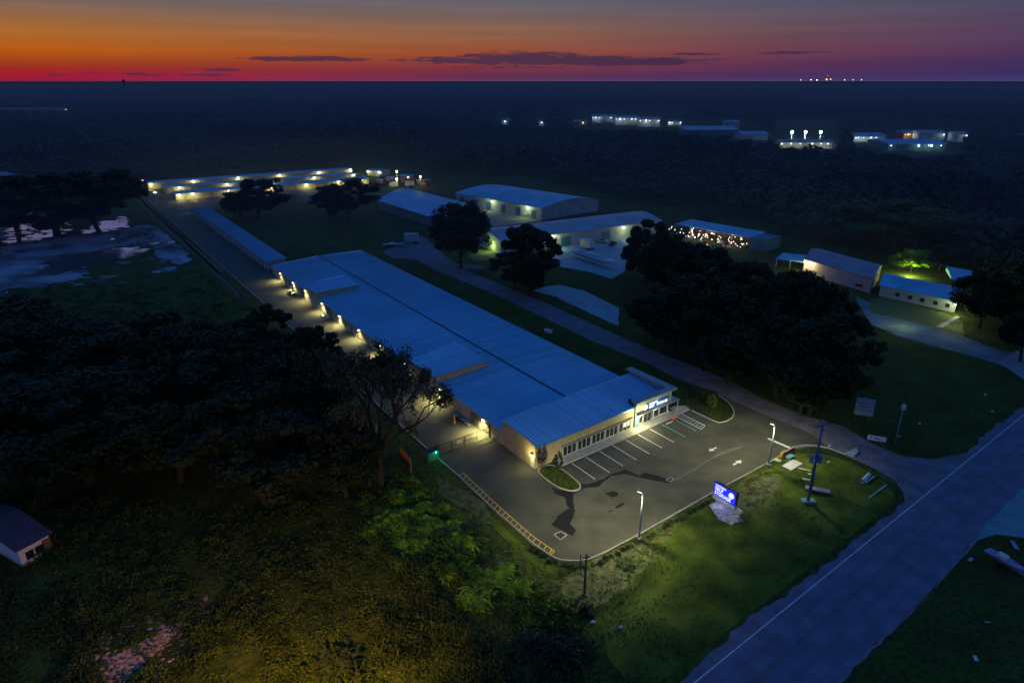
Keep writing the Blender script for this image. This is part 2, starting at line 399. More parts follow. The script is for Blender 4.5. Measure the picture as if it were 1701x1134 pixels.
# main road across the lower right
e1 = PX((1140, 1122), (1236, 1031), (1302, 990), (1388, 924.6), (1499.5, 836), (1575, 773), (1611, 747), (1646, 712), (1701, 676))
e2 = PX((1388, 1134), (1443, 1078), (1545, 982), (1600, 915), (1646, 868), (1701, 815))
road_l = [ext(e1[4], e1[0], .8)] + ragged(e1 , .28, 1.1, 3)
kk = max(range(len(road_l)), key=lambda i: (road_l[i] - e1[0]).length if i else 0)
road_l = road_l[:kk - 1] + [e1[8], e1[8]]
road_r = [ext(e2[3], e2[0], .8)] + e2 + [ext(e2[1], e2[5], 3.0)]
struct('road', MB().sheet(road_l[:1] + road_l[-2:] + road_r[::-1][:1] + road_r[:1], .004) if False else MB().sheet([ext(e1[4], e1[0], .8)] + road_l[1:-2] + e1[8:] + [ext(e1[4], e1[8], 3.0)] + road_r[::-1], .004), M_road)
w1, w2 = P(1155, 1132), P(1697, 691.6)
struct('edge_line', strip(MB(), [ext(w2, w1, .4), w1, w2, ext(w1, w2, 2.0)], .13, .012, None), mat('worn_white_line', (.55, .6, .6), .6, var=.25, scale=2))
dr = (w2 - w1).normalized(); nr = Vector((dr.y, -dr.x, 0))
cl = MB()
for off in (3.45, 3.7): strip(cl, [w1 - dr * 20 + nr * off, w2 + dr * 80 + nr * off], .11, .012, None)
struct('centre_line', cl, mat('faded_yellow_line', (.12, .095, .08), .7, var=.3, scale=1))
struct('road_shoulder', MB().sheet(ragged(PX((1388, 1136), (1443, 1078), (1545, 982), (1600, 915), (1646, 868), (1655, 874), (1626, 893), (1570, 960), (1500, 1032), (1420, 1108), (1398, 1136)), .12, 1.2, 5), .008), mat('pale_shoulder', (.17, .15, .18), .9, var=.2, scale=1))
struct('driveway', MB().sheet(PX((1620, 898), (1640, 868), (1701, 810), (1760, 770), (1800, 860), (1701, 893), (1655, 887)), .016), mat('pale_driveway', (.12, .24, .26), .8, var=.12, scale=.4))
# side lane running up between the storage hall and the trees
laneU = PX((1620, 750), (1550, 762), (1500, 757.5), (1451, 738), (1401.6, 708), (1340, 691), (1268, 662.5), (1211.5, 631.6), (1139.7, 603), (1044, 565), (917, 507.6), (854, 482), (778, 450.5), (746, 431), (708, 396.5), (690, 390), (654, 409), (635, 418.7))
laneD = PX((651, 428), (692, 431), (727, 450.5), (822, 488.6), (981, 565), (1076, 603), (1108, 620), (1130, 631.6), (1189, 650), (1240, 690), (1320, 745), (1352, 741), (1377, 745), (1404, 756), (1451, 777), (1485.5, 797), (1500, 817), (1503, 832), (1560, 790))
struct('lane', MB().sheet(laneU + laneD, .006), M_lane)
# parking lot and rear drive
curbL = [B(-7.0, 352)] + [B(-10.6, t) for t in (300, 244, 180, 104, 60, 12.5)] + PX((759.6, 788), (820, 845), (885, 902), (914.7, 923))
curbB = PX((938, 930.6), (967.5, 932), (990.6, 925), (1060, 888.7), (1182, 819), (1277.7, 768), (1303, 752.6), (1317.6, 742.7), (1335, 739), (1352, 739.7), (1377, 744), (1404, 755))
lot = curbL[::1] + curbB[:-1] + PX((1352, 722), (1310, 704), (1268, 688), (1225, 668), (1189, 652.6)) + [B(34.9, -.3), B(33, 0), B(0, 0), B(0, 136)] + [B(0, 262)] + [B(12, 262)] + [B(40, 262)] + PX((700, 326), (600, 316), (560, 303), (330, 322), (290, 326), (262, 316))
struct('parking_lot', MB().sheet(lot, .010), M_asph)
struct('kerb', strip(MB(), curbL + smooth_poly(PX((914.7, 923), (926, 929), (938, 931), (967.5, 932), (990.6, 925), (1060, 888.7)), 1, False) + curbB[4:7] + smooth_poly(curbB[7:], 2, False), .17, .0, .13), M_conc)
# wet dark patches on the lot
z1 = lambda *p: [P(820 + x / 4.05, 580 + y / 4.05) for x, y in p]
z10 = lambda *p: [P(720 + x / 3.032, 760 + y / 3.032) for x, y in p]
for k, pts in enumerate((z1((390, 925), (440, 945), (520, 950), (575, 935), (588, 905), (640, 905), (740, 870), (800, 835), (880, 808), (990, 850), (1010, 832), (1110, 850), (1205, 885), (1170, 895), (1100, 885), (1000, 868), (880, 835), (790, 850), (740, 890), (700, 925), (600, 935), (530, 975), (545, 1060), (520, 1110), (420, 1134), (440, 1110), (505, 1070), (480, 1000), (410, 970)),
                         z1((745, 965), (800, 955), (838, 965), (830, 990), (790, 995)), z1((820, 1060), (880, 1030), (885, 1040), (830, 1070)), z1((765, 1088), (800, 1078), (800, 1088), (770, 1096)),
                         z10((590, 335), (640, 285), (700, 260), (712, 262), (690, 330), (718, 365), (700, 395), (640, 365), (610, 350)))):
    struct('water', MB().sheet(ragged(pts, .12, .8, k), .014 + .0004 * k), M_dark_asph)
# painted markings
def line(mb, a, b, w=.13): return strip(mb, [a, b], w, .022, None)
mk = MB()
for k in range(7): line(mk, B(5.7 + 2.97 * k, -2.15), B(5.7 + 2.97 * k, -7.5))
struct('parking_line', mk, M_white)
mk = MB(); line(mk, B(26.4, -2.15), B(26.4, -7.4)); line(mk, B(29.5, -2.1), B(29.5, -7.3)); struct('parking_line', mk, M_cyanp)
mk = MB(); line(mk, B(30.6, -1.9), B(30.6, -7.4)); line(mk, B(32.2, -1.9), B(32.2, -7.0)); line(mk, B(30.6, -7.4), B(32.2, -7.0))
for k in range(8): line(mk, B(30.6, -2.0 - k * .68), B(32.2, -2.3 - k * .62), .09)
line(mk, B(27.1, -2.6), B(28.9, -2.6), .2)
struct('crosshatch_marking', mk, M_white)
yin = PX((769.5, 785), (829, 841), (885, 890), (921, 915)); you = PX((762, 789.5), (835.5, 861), (881.7, 902), (914.7, 921.5))
mk = MB()
for k in range(3): line(mk, yin[k], yin[k + 1], .13); line(mk, you[k], you[k + 1], .13)
line(mk, yin[3], you[3], .13)
def along(pts, t):
    Ls = [(pts[i + 1] - pts[i]).length for i in range(len(pts) - 1)]; d = t * sum(Ls)
    for i, l in enumerate(Ls):
        if d <= l: return pts[i].lerp(pts[i + 1], d / l)
        d -= l
    return pts[-1].copy()
for k in range(23): line(mk, along(yin, k / 22.5), along(you, min(1, k / 22.5 + .012)), .12)
struct('fire_lane_marking', mk, M_yellow)
def arrow(c, d, s=1.0):
    n = Vector((-d.y, d.x, 0)); m_ = MB(); c = Vector(c)
    m_.sheet([c - d * 1.1 * s + n * .14 * s, c - d * 1.1 * s - n * .14 * s, c + d * .1 * s - n * .14 * s, c + d * .1 * s + n * .14 * s], .022)
    m_.sheet([c + d * .1 * s - n * .5 * s, c + d * 1.1 * s, c + d * .1 * s + n * .5 * s], .022)
    struct('arrow_marking', m_, M_white)
arrow(P(1184, 746), -U, .9); arrow(P(1225, 768), U, 1.0)
struct('stop_line', line(MB(), P(1275.7, 728), P(1312.7, 744), .5), M_white)
mk = MB(); q = z10((608, 386), (640, 371), (672, 388), (640, 413)); 
for k in range(4): line(mk, q[k], q[(k + 1) % 4], .14)
q = z1((1160, 880), (1190, 858), (1213, 868), (1195, 890))
for k in range(4): line(mk, q[k], q[(k + 1) % 4], .10)
struct('drain_surround', mk, M_conc)
mk = MB(); mk.sheet(z10((614, 386), (640, 374), (666, 388), (640, 409)), .018); struct('drain_grate', mk, M_black)
mk = MB(); mk.sheet(ragged(z1((1210, 885), (1375, 795), (1500, 720), (1690, 650), (1700, 640), (1520, 690), (1380, 780)), .15, 1, 4), .012)
struct('skid_mark', mk, mat('scuffed_asphalt', (.12, .117, .10), .9, var=.25, scale=.8))
# pavement in front of the office
walk = [B(3.4, -.02), B(3.4, -1.9), B(18.6, -1.95), B(31.2, -1.7), B(34.6, -1.6), B(35.0, -.2), B(33.2, .9), B(32.0, .9), B(32.0, -.02)]
struct('pavement', MB().prism(walk, 0, .14), M_conc)
# planted islands
isl = smooth_poly(z1((283, 815), (370, 775), (450, 802), (520, 855), (585, 912), (580, 945), (520, 958), (430, 930), (350, 875)), 2)
struct('planting_island', MB().prism(isl, 0, .11), M_ground); struct('kerb', strip(MB(), isl + [isl[0]], .18, 0, .15), M_conc)
isl2 = smooth_poly(PX((1149, 682), (1170, 692), (1183, 698), (1196, 703), (1214, 697), (1221, 686), (1212, 670), (1194, 657)), 1, False)
struct('kerb', strip(MB(), isl2, .18, 0, .15), M_conc)
struct('planting_island', MB().prism(isl2 + PX((1150, 640), (1122, 640)), 0, .09), M_ground)

# fields, pools and sand on the left, sandy clearing bottom left
z13 = lambda *p: [P(x / 4.725, 240 + y / 4.725) for x, y in p]
n_ = 0
for m_, pts, am in ((M_sand2, z13((0, 800), (200, 755), (600, 705), (960, 660), (1180, 625), (1260, 660), (1380, 760), (1500, 900), (1440, 940), (1280, 930), (1200, 820), (1120, 800), (900, 800), (560, 880), (350, 920), (200, 1040), (0, 1134)), 1.2),
                    (M_sand2, z13((0, 500), (180, 490), (260, 520), (240, 640), (100, 760), (0, 790)), 1.5),
                    (M_sand2, z13((0, 960), (330, 940), (620, 1000), (600, 1060), (100, 1130), (0, 1200), (-200, 1200), (-200, 960)), 1.5),
                    (M_sand, z13((280, 1020), (400, 960), (440, 910), (560, 890), (720, 860), (960, 815), (1115, 822), (1120, 840), (1000, 862), (850, 880), (700, 915), (560, 960), (440, 1000), (330, 1028)), .9),
                    (M_sand, z13((650, 690), (780, 650), (800, 600), (900, 598), (985, 590), (995, 640), (860, 665), (720, 690)), .5),
                    (M_sand, z13((70, 770), (140, 740), (240, 735), (400, 700), (460, 702), (440, 720), (250, 750), (120, 770)), .5),
                    (M_sand, z13((70, 838), (140, 825), (200, 834), (140, 845)), .3), (M_sand, z13((865, 742), (900, 735), (900, 745), (870, 750)), .1),
                    (M_sand, z13((70, 540), (120, 533), (118, 542), (80, 545)), .2), (M_sand, z13((95, 640), (180, 618), (215, 665), (180, 675), (160, 650)), .5),
                    (M_sand, z13((1180, 780), (1245, 770), (1245, 776), (1180, 784)), .1), (M_sand, z13((1300, 768), (1365, 760), (1365, 767), (1300, 774)), .1),
                    (M_sand, z13((-60, 1110), (25, 1080), (25, 1090), (-40, 1134)), .2), (M_pool, z13((635, 962), (660, 950), (685, 960), (660, 974)), .1),
                    (M_sand, z13((235, 575), (290, 540), (260, 515), (250, 540), (240, 560)), .2)):
    n_ += 1; struct('sand_flat' if m_ is not M_pool else 'water', MB().sheet(ragged(pts, am, max(1.0, am * 2.2), n_), .003 + .0013 * n_), m_)
struct('path', MB().sheet(ragged(z13((-40, 800), (300, 735), (700, 690), (1000, 655), (1180, 628), (1000, 664), (700, 702), (300, 752), (-40, 815)), .2, 3, 9), .03), mat('dark_track', (.02, .02, .03), .9))
struct('sand_flat', MB().sheet(ragged(PX((160, 1134), (185, 1095), (215, 1070), (250, 1060), (290, 1035), (315, 1015), (300, 1045), (275, 1070), (240, 1100), (205, 1134), (190, 1190), (140, 1190)), .3, .35, 31), .006), M_pinksand)
struct('sand_flat', MB().sheet(ragged(PX((1000, 925), (1050, 905), (1120, 850), (1130, 870), (1080, 935), (1020, 990), (975, 1010), (930, 985), (920, 965)), .4, 1, 33), .005), mat('bare_soil', (.10, .105, .03), .95, scale=1.1, second=(.03, .042, .008), bump=.4))
struct('sand_flat', MB().sheet(ragged(PX((1230, 800), (1270, 782), (1300, 800), (1280, 830), (1245, 850), (1215, 860)), .3, 1, 35), .005), MATS['bare_soil'])
struct('sand_flat', MB().sheet(ragged(z10((120, 150), (260, 230), (310, 330), (250, 330), (180, 260), (90, 220), (20, 170), (20, 90)), .3, 1, 36), .005), MATS['bare_soil'])
struct('gravel', MB().prism(ragged([P(1178, 838), P(1192, 822), P(1235, 848), P(1240, 862), P(1215, 872), P(1195, 862)], .15, .6, 34), 0, .05), M_gravel)
def speckle(poly, n, smin, smax, z, m, seed, name='sand_flat', el=2.2, ang=.2):
    rr = random.Random(seed); mb = MB(); xs = [p[0] for p in poly]; ys = [p[1] for p in poly]; k = 0
    while k < n:
        x, y = rr.uniform(min(xs), max(xs)), rr.uniform(min(ys), max(ys))
        c = False
        for i in range(len(poly)):
            x1, y1 = poly[i]; x2, y2_ = poly[(i + 1) % len(poly)]
            if (y1 > y) != (y2_ > y) and x < (x2 - x1) * (y - y1) / (y2_ - y1) + x1: c = not c
        if not c: continue
        k += 1; b_ = P(x, y); sz = rr.uniform(smin, smax) ** 1.0; a0 = ang + rr.uniform(-.5, .5); m_ = rr.randrange(6, 10)
        pts_ = []
        for q in range(m_):
            t = 6.283 * q / m_; rad = sz * rr.uniform(.55, 1.15); u, v = math.cos(t) * rad * el, math.sin(t) * rad
            pts_.append(b_ + Vector((u * math.cos(a0) - v * math.sin(a0), u * math.sin(a0) + v * math.cos(a0), 0)))
        mb.sheet(pts_, z + k * 1e-5)
    return struct(name, mb, m)
zz = lambda *p: [(x / 4.725, 240 + y / 4.725) for x, y in p]
speckle(zz((270, 1040), (400, 930), (560, 870), (960, 800), (1150, 815), (1110, 860), (700, 940), (460, 1020)), 150, .35, 1.6, .05, M_sand, 3)
speckle(zz((30, 780), (100, 600), (260, 540), (560, 600), (560, 690), (250, 765)), 110, .3, 1.3, .055, M_sand, 4)
speckle(zz((630, 700), (760, 620), (990, 560), (1010, 650), (800, 690)), 70, .3, 1.2, .06, M_sand, 5)
speckle(zz((0, 1134), (0, 950), (600, 980), (1200, 840), (1500, 960), (900, 1100)), 60, .3, 1.2, .045, M_sand2, 6)
speckle([(150, 1134), (160, 1060), (250, 1020), (345, 990), (335, 1050), (260, 1134)], 260, .05, .28, .03, M_pinksand, 7, el=1.6, ang=.7)
# yards among the warehouses
z6 = lambda *p: [P(600 + x / 3.15, 260 + y / 3.15) for x, y in p]
z7 = lambda *p: [P(1080 + x / 2.739, 320 + y / 2.739) for x, y in p]
M_yard = mat('yard_concrete', (.22, .21, .17), .85, var=.15, scale=.3)
M_yardb = mat('yard_pale', (.22, .34, .40), .8, var=.12, scale=.3)
struct('yard', MB().sheet(z6((470, 225), (580, 250), (700, 280), (945, 335), (690, 370), (600, 300)), .005), M_yard)
struct('yard', MB().sheet(z6((980, 470), (1150, 440), (1400, 420), (1380, 600), (1310, 640), (1200, 605), (1010, 570)), .005), M_yardb)
struct('yard', MB().sheet(ragged(z6((900, 700), (960, 680), (1040, 672), (1160, 700), (1350, 790), (1345, 885), (1200, 820), (1020, 735)), .2, 2, 41), .006), M_yardb)
struct('yard', MB().sheet(smooth_poly(z6((450, 560), (540, 590), (640, 590), (655, 575), (560, 560)), 1), .005), M_lane)
struct('lane', MB().sheet(ragged(z7((930, 470), (1000, 500), (1100, 545), (1250, 600), (1420, 650), (1600, 720), (1760, 745), (1760, 860), (1640, 800), (1560, 770), (1300, 700), (1120, 650), (1010, 600), (970, 540)), .3, 3, 42), .006), mat('blue_grey_lane', (.09, .16, .19), .8, var=.35, scale=.2))
struct('pavement', MB().sheet(z7((1585, 770), (1640, 735), (1701, 700), (1800, 750), (1800, 890), (1701, 850)), .010), mat('pale_slab', (.22, .24, .32), .8, var=.1))
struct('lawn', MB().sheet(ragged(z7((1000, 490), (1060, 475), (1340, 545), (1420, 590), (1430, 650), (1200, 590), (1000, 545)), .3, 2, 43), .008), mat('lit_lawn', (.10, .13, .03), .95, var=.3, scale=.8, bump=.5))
struct('lawn', MB().sheet(ragged(z6((560, 520), (600, 485), (690, 495), (720, 540), (590, 545)), .2, 1, 44), .008), MATS['lit_lawn'])
M_lawn = mat('corner_lawn', (.085, .115, .014), .95, var=.3, scale=.22, bump=.5, bscale=5, spec=.1, second=(.030, .048, .008))  # yellow-green raised in the colour to carry lamp spill on the verge
struct('lawn', MB().sheet(smooth_poly(PX((757, 800), (840, 878), (905, 935), (970, 945), (1060, 900), (1182, 829), (1277, 778), (1330, 748), (1395, 760), (1440, 780), (1478, 805), (1490, 832), (1380, 915), (1290, 985), (1225, 1032), (1130, 1112), (1060, 1150), (1000, 1080), (985, 1010), (930, 965), (850, 910)), 1), .002), M_lawn)
wear = MB()
for off, wd in ((1.6, .5), (5.6, .55), (7.4, .5)): strip(wear, [w1 - dr * 20 + nr * off, w1 + dr * 14 + nr * (off + .1), w1 + dr * 30 + nr * off, w2 + dr * 80 + nr * off], wd, .006, None)
struct('tyre_wear', wear, mat('worn_asphalt', (.130, .107, .156), .8, var=.2, scale=.35))
struct('path', MB().sheet(z7((1300, 610), (1390, 560), (1410, 565), (1330, 612)), .012), M_conc)

# ------------------------------------------------------------------ the self-storage building
st = thing('storage_building', 'long blue-roofed storage hall with office front facing the parking lot', 'building', B(0, 0))
HL = 134.0
hall = MB(); hall.prism([B(0.02, 8.6), B(30, 8.6), B(30, HL + 2), B(0.02, HL)], 0, 2.7); hall.build('wall', M_cream, st)
rf = MB(); gab = [(0, 2.7), (15.2, 3.35), (30.1, 2.75)]
for (s0, a), (s1, b) in ((gab[0], gab[1]), (gab[1], gab[2])):
    rf.face(B(s0 - .15, 8.7, a), B(s1, 8.7, b), B(s1, HL + (s1 / 15), b), B(s0 - .15, HL, a))
    rf.face(B(s0 - .15, 8.7, a - .12), B(s0 - .15, HL, a - .12), B(s1, HL + s1 / 15, b - .12), B(s1, 8.7, b - .12))
rf.face(B(-.15, 8.7, 2.58), B(-.15, 8.7, 2.7), B(-.15, HL, 2.7), B(-.15, HL, 2.58))
rf.face(B(30.1, 8.7, 2.63), B(30.1, HL + 2, 2.63), B(30.1, HL + 2, 2.75), B(30.1, 8.7, 2.75))
rf.face(B(-.15, HL, 2.58), B(-.15, HL, 2.7), B(15.2, HL + 1, 3.35), B(30.1, HL + 2, 2.75), B(30.1, HL + 2, 2.63), B(15.2, HL + 1, 3.23))
t = 10.0
while t < HL - .3:                                    # standing seams from ridge to eave
    for (s0, a), (s1, b) in ((gab[0], gab[1]), (gab[1], gab[2])):
        p, q = B(s0 - .14, t, a), B(s1, t, b); rf.box((p + q) / 2 + UZ * .03, (q - p) / 2, V * .035, UZ * .035)
    t += .61
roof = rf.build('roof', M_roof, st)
rc = MB(); rc.box(B(15.2, (HL + 9.7) / 2, 3.40), U * .22, V * ((HL - 8.7) / 2), UZ * .06); rc.build('ridge_cap', M_ridge, roof)
tr = MB(); tr.box(B(-.2, (HL + 9.) / 2, 2.62), U * .06, V * ((HL - 9.) / 2), UZ * .09); tr.build('gutter', M_trim, st)
# roll-up doors on the drive side
lampT = (124.8, 113, 101.5, 90.1, 78.3, 66.5, 54.9, 43.4, 28.6, 14.2)
M_doorr = mat('cream_door', (.50, .46, .33), .6, var=.08, scale=.7)
M_doord = mat('dark_doorway', (.20, .19, .15), .7, var=.1)
t = 15.8; k = 0
while t < HL - 4:
    if not any(abs(t + 1.35 - lt) < 1.5 for lt in (101.5,)) :
        d = MB(); d.box(B(-.02, t + 1.35, 1.1), U * .03, V * 1.25, UZ * 1.08)
        for j in range(6): d.box(B(-.06, t + 1.35, .25 + j * .36), U * .012, V * 1.22, UZ * .05)
        d.build('roll_up_door', M_doorr if k % 3 else M_doord, st)
    t += 3.3; k += 1
for (t0, t1) in ((94.1, 103.7), (30.6, 40.6)):        # raised tall bays
    b_ = MB(); b_.prism([B(-.35, t0), B(11.5, t0), B(11.5, t1 + 2), B(-.35, t1)], 0, 4.05); bay = b_.build('raised_bay', M_wall, st)
    r_ = MB(); r_.prism([B(-.5, t0 - .1), B(11.6, t0 - .1), B(11.6, t1 + 2.1), B(-.5, t1 + .1)], 4.06, [4.12, 4.3, 4.3, 4.12] if True else 4.2)
    tt = t0 + .3
    while tt < t1: r_.box(B(5.5, tt, 4.24), U * 5.9 + UZ * .08, V * .03, UZ * .03); tt += .61
    r_.build('bay_roof', M_roof, bay)
    e_ = MB(); e_.box(B(5.5, t0 - .14, 4.02), U * 6.1, V * .05, UZ * .12); e_.box(B(-.55, (t0 + t1) / 2, 4.0), U * .05, V * ((t1 - t0) / 2 + .1), UZ * .12)
    e_.build('fascia', mat('orange_tan_fascia', (.40, .24, .13), .7, var=.05), bay)
    for j in range(3):
        tt = t0 + 1.7 + j * 3.2; d = MB(); d.box(B(-.38, tt, 1.6), U * .04, V * 1.2, UZ * 1.58)
        for h in range(8): d.box(B(-.43, tt, .3 + h * .36), U * .012, V * 1.15, UZ * .05)
        d.build('roll_up_door', M_doorr, bay)
def wall_lamp(parent, pos, out, watts, col=WARM, lens=E_warm, sz=.17, rad=.1, down=False, fwd=.95):
    pos = Vector(pos); side = Vector((-out.y, out.x, 0))
    h = MB(); h.box(pos + out * .14 + UZ * .1, out * .16, side * .2, UZ * .12); lam = h.build('wall_lamp', M_black, parent)
    l_ = MB(); l_.ball(pos + out * .26 - UZ * .06, sz, 10, 8, (1, 1, .7)); l_.build('lens', lens, lam)
    if down: light(pos + out * .62 - UZ * .1, watts, col, rad, parent, spot=150, aim=pos + out * 1.8 - UZ * 3)
    else: light(pos + out * fwd - UZ * .15, watts, col, rad, parent)
for k, lt in enumerate(lampT):
    wall_lamp(st, B(-.05 if k != 2 else -.45, lt, 2.38 if k != 2 else 3.0), -U, (2100 if k not in (8, 9) else 4200), sz=.22, down=True)
# drop some downspouts
for t in (12.9, 24, 49, 72, 96 - 8, 119): MB().box(B(-.12, t, 1.3), U * .06, V * .06, UZ * 1.3).build('downspout', M_trim, st)
# office block
OW = MB(); OW.prism([B(0, 0), B(21.6, 0), B(21.6, 8.6), B(0, 8.6)], 0, 3.85); office = OW.build('office_wall', M_wall, st)
pr = MB(); pr.box(B(.1, 4.35, 4.02), U * .12, V * 4.35 + UZ * .2, UZ * .2); pr.build('parapet', M_wall, office)
ro = MB(); ro.prism([B(.2, -.25), B(29.9, -.02), B(29.9, 9.6), B(.2, 9.2)], [3.87, 3.87, 4.2, 4.2], [3.97, 3.97, 4.38, 4.38])
s = .6
while s < 29.5: ro.box(B(s, 4.45, 4.2), V * 4.65 + UZ * .205, U * .03, UZ * .04); s += .61
oroof = ro.build('office_roof', M_roof2, office)
MB().box(B(10.7, -.30, 3.88), U * 10.9, V * .05, UZ * .12).build('gutter', M_seam, oroof)
MB().prism([B(0.25, 8.6), B(29.9, 8.6), B(29.9, 9.5), B(.25, 9.1)], 2.5, 4.18).build('rear_upper_wall', M_wall, office)
# office window band
WH = MB(); WH.box(B(13.2, -.2, 2.12), U * 7.9, V * .22, UZ * .10); WH.build('window_header', mat('grey_green_trim', (.26, .28, .24), .6, var=.05), office)
for gk in range(5):
    s0 = 5.5 + gk * 3.1; fr = MB()
    for (a, b, c, d) in ((0, 2.95, .16, .26), (0, 2.95, 1.92, 2.02), (0, .14, .26, 1.92), (2.81, 2.95, .26, 1.92), (.95, 1.03, .26, 1.92), (1.91, 1.99, .26, 1.92)):
        fr.box(B(s0 + (a + b) / 2, -.06, (c + d) / 2), U * (b - a) / 2, V * .07, UZ * (d - c) / 2)
    fo = fr.build('window', M_frame, office)
    for a, b in ((.14, .95), (1.03, 1.91), (1.99, 2.81)):
        MB().box(B(s0 + (a + b) / 2, -.02, 1.09), U * (b - a) / 2, V * .015, UZ * .83).build('pane', M_glass, fo)
    if gk == 4: MB().box(B(s0 + 1.9, -.05, 1.25), U * .75, V * .01, UZ * .38).build('pane_glow_panel', E_pane_glow, fo)  # faintly glowing rectangle across the last window's panes
MB().box(B(-.03, .55, 1.05), U * .03, V * .5, UZ * 1.05).build('service_door', mat('pale_service_door', (.55, .55, .5), .5), office)
wall_lamp(office, B(-.04, .65, 2.35), -U, 210, sz=.15)
# entrance tower
TW = MB(); TW.prism([B(21.6, -.35), B(30.6, -.35), B(30.6, 8.6), B(21.6, 8.6)], 2.45, 3.86); 
TW.prism([B(21.6, -.35), B(30.6, -.35), B(30.6, .15), B(21.6, .15)], 3.87, 4.8); tower = TW.build('entrance_tower_wall', M_sage, st)
MB().prism([B(30.1, .16), B(30.6, .16), B(30.6, 9.6), B(30.1, 9.6)], 3.4, 4.8).build('parapet', M_parapet, tower)
MB().prism([B(21.6, .16), B(21.8, .16), B(21.8, 1.6), B(21.6, 1.6)], 3.87, 4.8).build('parapet', M_black, tower)
MB().prism([B(23.6, 8.6), B(30.6, 8.6), B(30.6, 9.9), B(23.6, 9.9)], 0, 3.8).build('rear_wall', M_wall, tower)
co = MB(); co.prism([B(21.0, -.95), B(31.3, -.95), B(31.3, 10.4), B(29.75, 10.4), B(29.75, .4), B(21.0, .4)], 4.82, 5.08)
co.prism([B(21.25, -.7), B(31.05, -.7), B(31.05, 10.1), B(30.0, 10.1), B(30.0, .3), B(21.25, .3)], 4.62, 4.81)
co.build('cornice', mat('cornice_paint', (.30, .31, .33), .6, var=.08), tower)
ca = MB(); ca.prism([B(21.9, -1.0), B(32.2, -1.0), B(32.2, 3.5), B(30.62, 3.5), B(30.62, -.36), B(21.9, -.36)], 2.46, 2.60); ca.build('canopy', mat('canopy_metal', (.28, .29, .33), .5, .3), tower)
for s_, t_ in ((31.95, -.85), (31.95, 3.2)): MB().tube(B(s_, t_, .14), B(s_, t_, 2.46), .07).build('canopy_post', M_trim, tower)
# storefront glazing under the canopy
MB().prism([B(21.62, .12), B(30.55, .12), B(30.55, .3), B(21.62, .3)], .14, 2.44).build('storefront_glass', M_glass, tower)
MB().prism([B(21.62, -.3), B(22.7, -.3), B(22.7, .11), B(21.62, .11)], .14, 2.44).build('blue_panel', mat('blue_grey_panel', (.14, .24, .30), .6), tower)
sf = MB()
for a in (22.9, 23.9, 24.05, 25.0, 25.95, 26.6, 28.1, 30.3): sf.box(B(a, 0.04, 1.28), U * .07, V * .07, UZ * 1.14)
sf.box(B(26.5, 0.04, 2.36), U * 3.9, V * .06, UZ * .06); sf.box(B(26.5, 0.04, .22), U * 3.9, V * .06, UZ * .07)
sf.build('storefront_frame', mat('bright_frame', (.55, .58, .52), .5), tower)
for a in (24.5, 25.45):
    d = MB(); d.box(B(a, -.05, 1.2), U * .42, V * .03, UZ * 1.02); do = d.build('entrance_door', M_glass, tower)
    MB().box(B(a + (.3 if a < 25 else -.3), -.11, 1.15), U * .03, V * .02, UZ * .3).build('handle', M_galv, do)
wall_lamp(tower, B(22.1, -.36, 2.3), -V, 800, col=(1, .95, .5), lens=E_cool, sz=.2, down=False, fwd=1.4)
light(B(26, -1.2, 2.3), 60, (.9, .95, .8), .3, tower)
# lettering
def text(txt, size, name, m, parent, origin, xd, up, bold=.015, ext_=.03, align='LEFT', sx=1.0, font_sp=1.0):
    cu = bpy.data.curves.new(name, 'FONT'); cu.body = txt; cu.size = size; cu.extrude = ext_; cu.offset = bold; cu.align_x = align; cu.space_character = font_sp
    tmp = bpy.data.objects.new('tmp_text', cu); COL.objects.link(tmp)
    dg = bpy.context.evaluated_depsgraph_get(); dg.update()
    me = bpy.data.meshes.new_from_object(tmp.evaluated_get(dg)); bpy.data.objects.remove(tmp)
    xd = Vector(xd).normalized(); up = Vector(up).normalized(); nn = xd.cross(up); o0 = Vector(origin); og = ORG[parent.name]
    for v in me.vertices:
        w = o0 + xd * v.co.x * sx + up * v.co.y + nn * v.co.z - og; v.co = w
    me.materials.clear(); me.materials.append(m)
    o = bpy.data.objects.new(name, me); COL.objects.link(o); o.parent = parent; ORG[o.name] = og
    return o
def disc(mb, c, xd, up, r, th, n=24, sq=1.0):
    nn = xd.cross(up); c = Vector(c); a = [c + (xd * math.cos(6.2832 * k / n) * sq + up * math.sin(6.2832 * k / n)) * r for k in range(n)]
    i = len(mb.v); mb.v += [tuple(p) for p in a] + [tuple(p + nn * th) for p in a]
    mb.f.append(tuple(range(i, i + n))[::-1]); mb.f.append(tuple(range(i + n, i + 2 * n)))
    for k in range(n): j = (k + 1) % n; mb.f.append((i + k, i + j, i + n + j, i + n + k))
    return mb
def compass_logo(parent, c, xd, up, r, m_disc, m_mark):
    nn = xd.cross(up); a = disc(MB(), c, xd, up, r, .05).build('logo_disc', m_disc, parent)
    k = MB(); c2 = Vector(c) + nn * .06
    for ang in (38, 218):
        d = xd * math.cos(R(ang)) + up * math.sin(R(ang)); e = xd * -math.sin(R(ang)) + up * math.cos(R(ang))
        k.face(c2 + e * r * .24, c2 - e * r * .24, c2 + d * r * .86)
    for j in range(24):
        a0, a1 = 6.2832 * j / 24, 6.2832 * (j + 1) / 24
        k.face(*[c2 + (xd * math.cos(q) + up * math.sin(q)) * rr for q, rr in ((a0, r * .84), (a0, r * .97), (a1, r * .97), (a1, r * .84))])
    k.build('logo_needle', m_mark, a)
fz = tower
sb = MB(); sb.box(B(27.1, -.39, 3.28), U * 2.9, V * .03, UZ * .62).build('sign_panel', mat('sign_backing', (.02, .10, .22), .5, emit=(.0, .06, .3), estr=.35), tower)
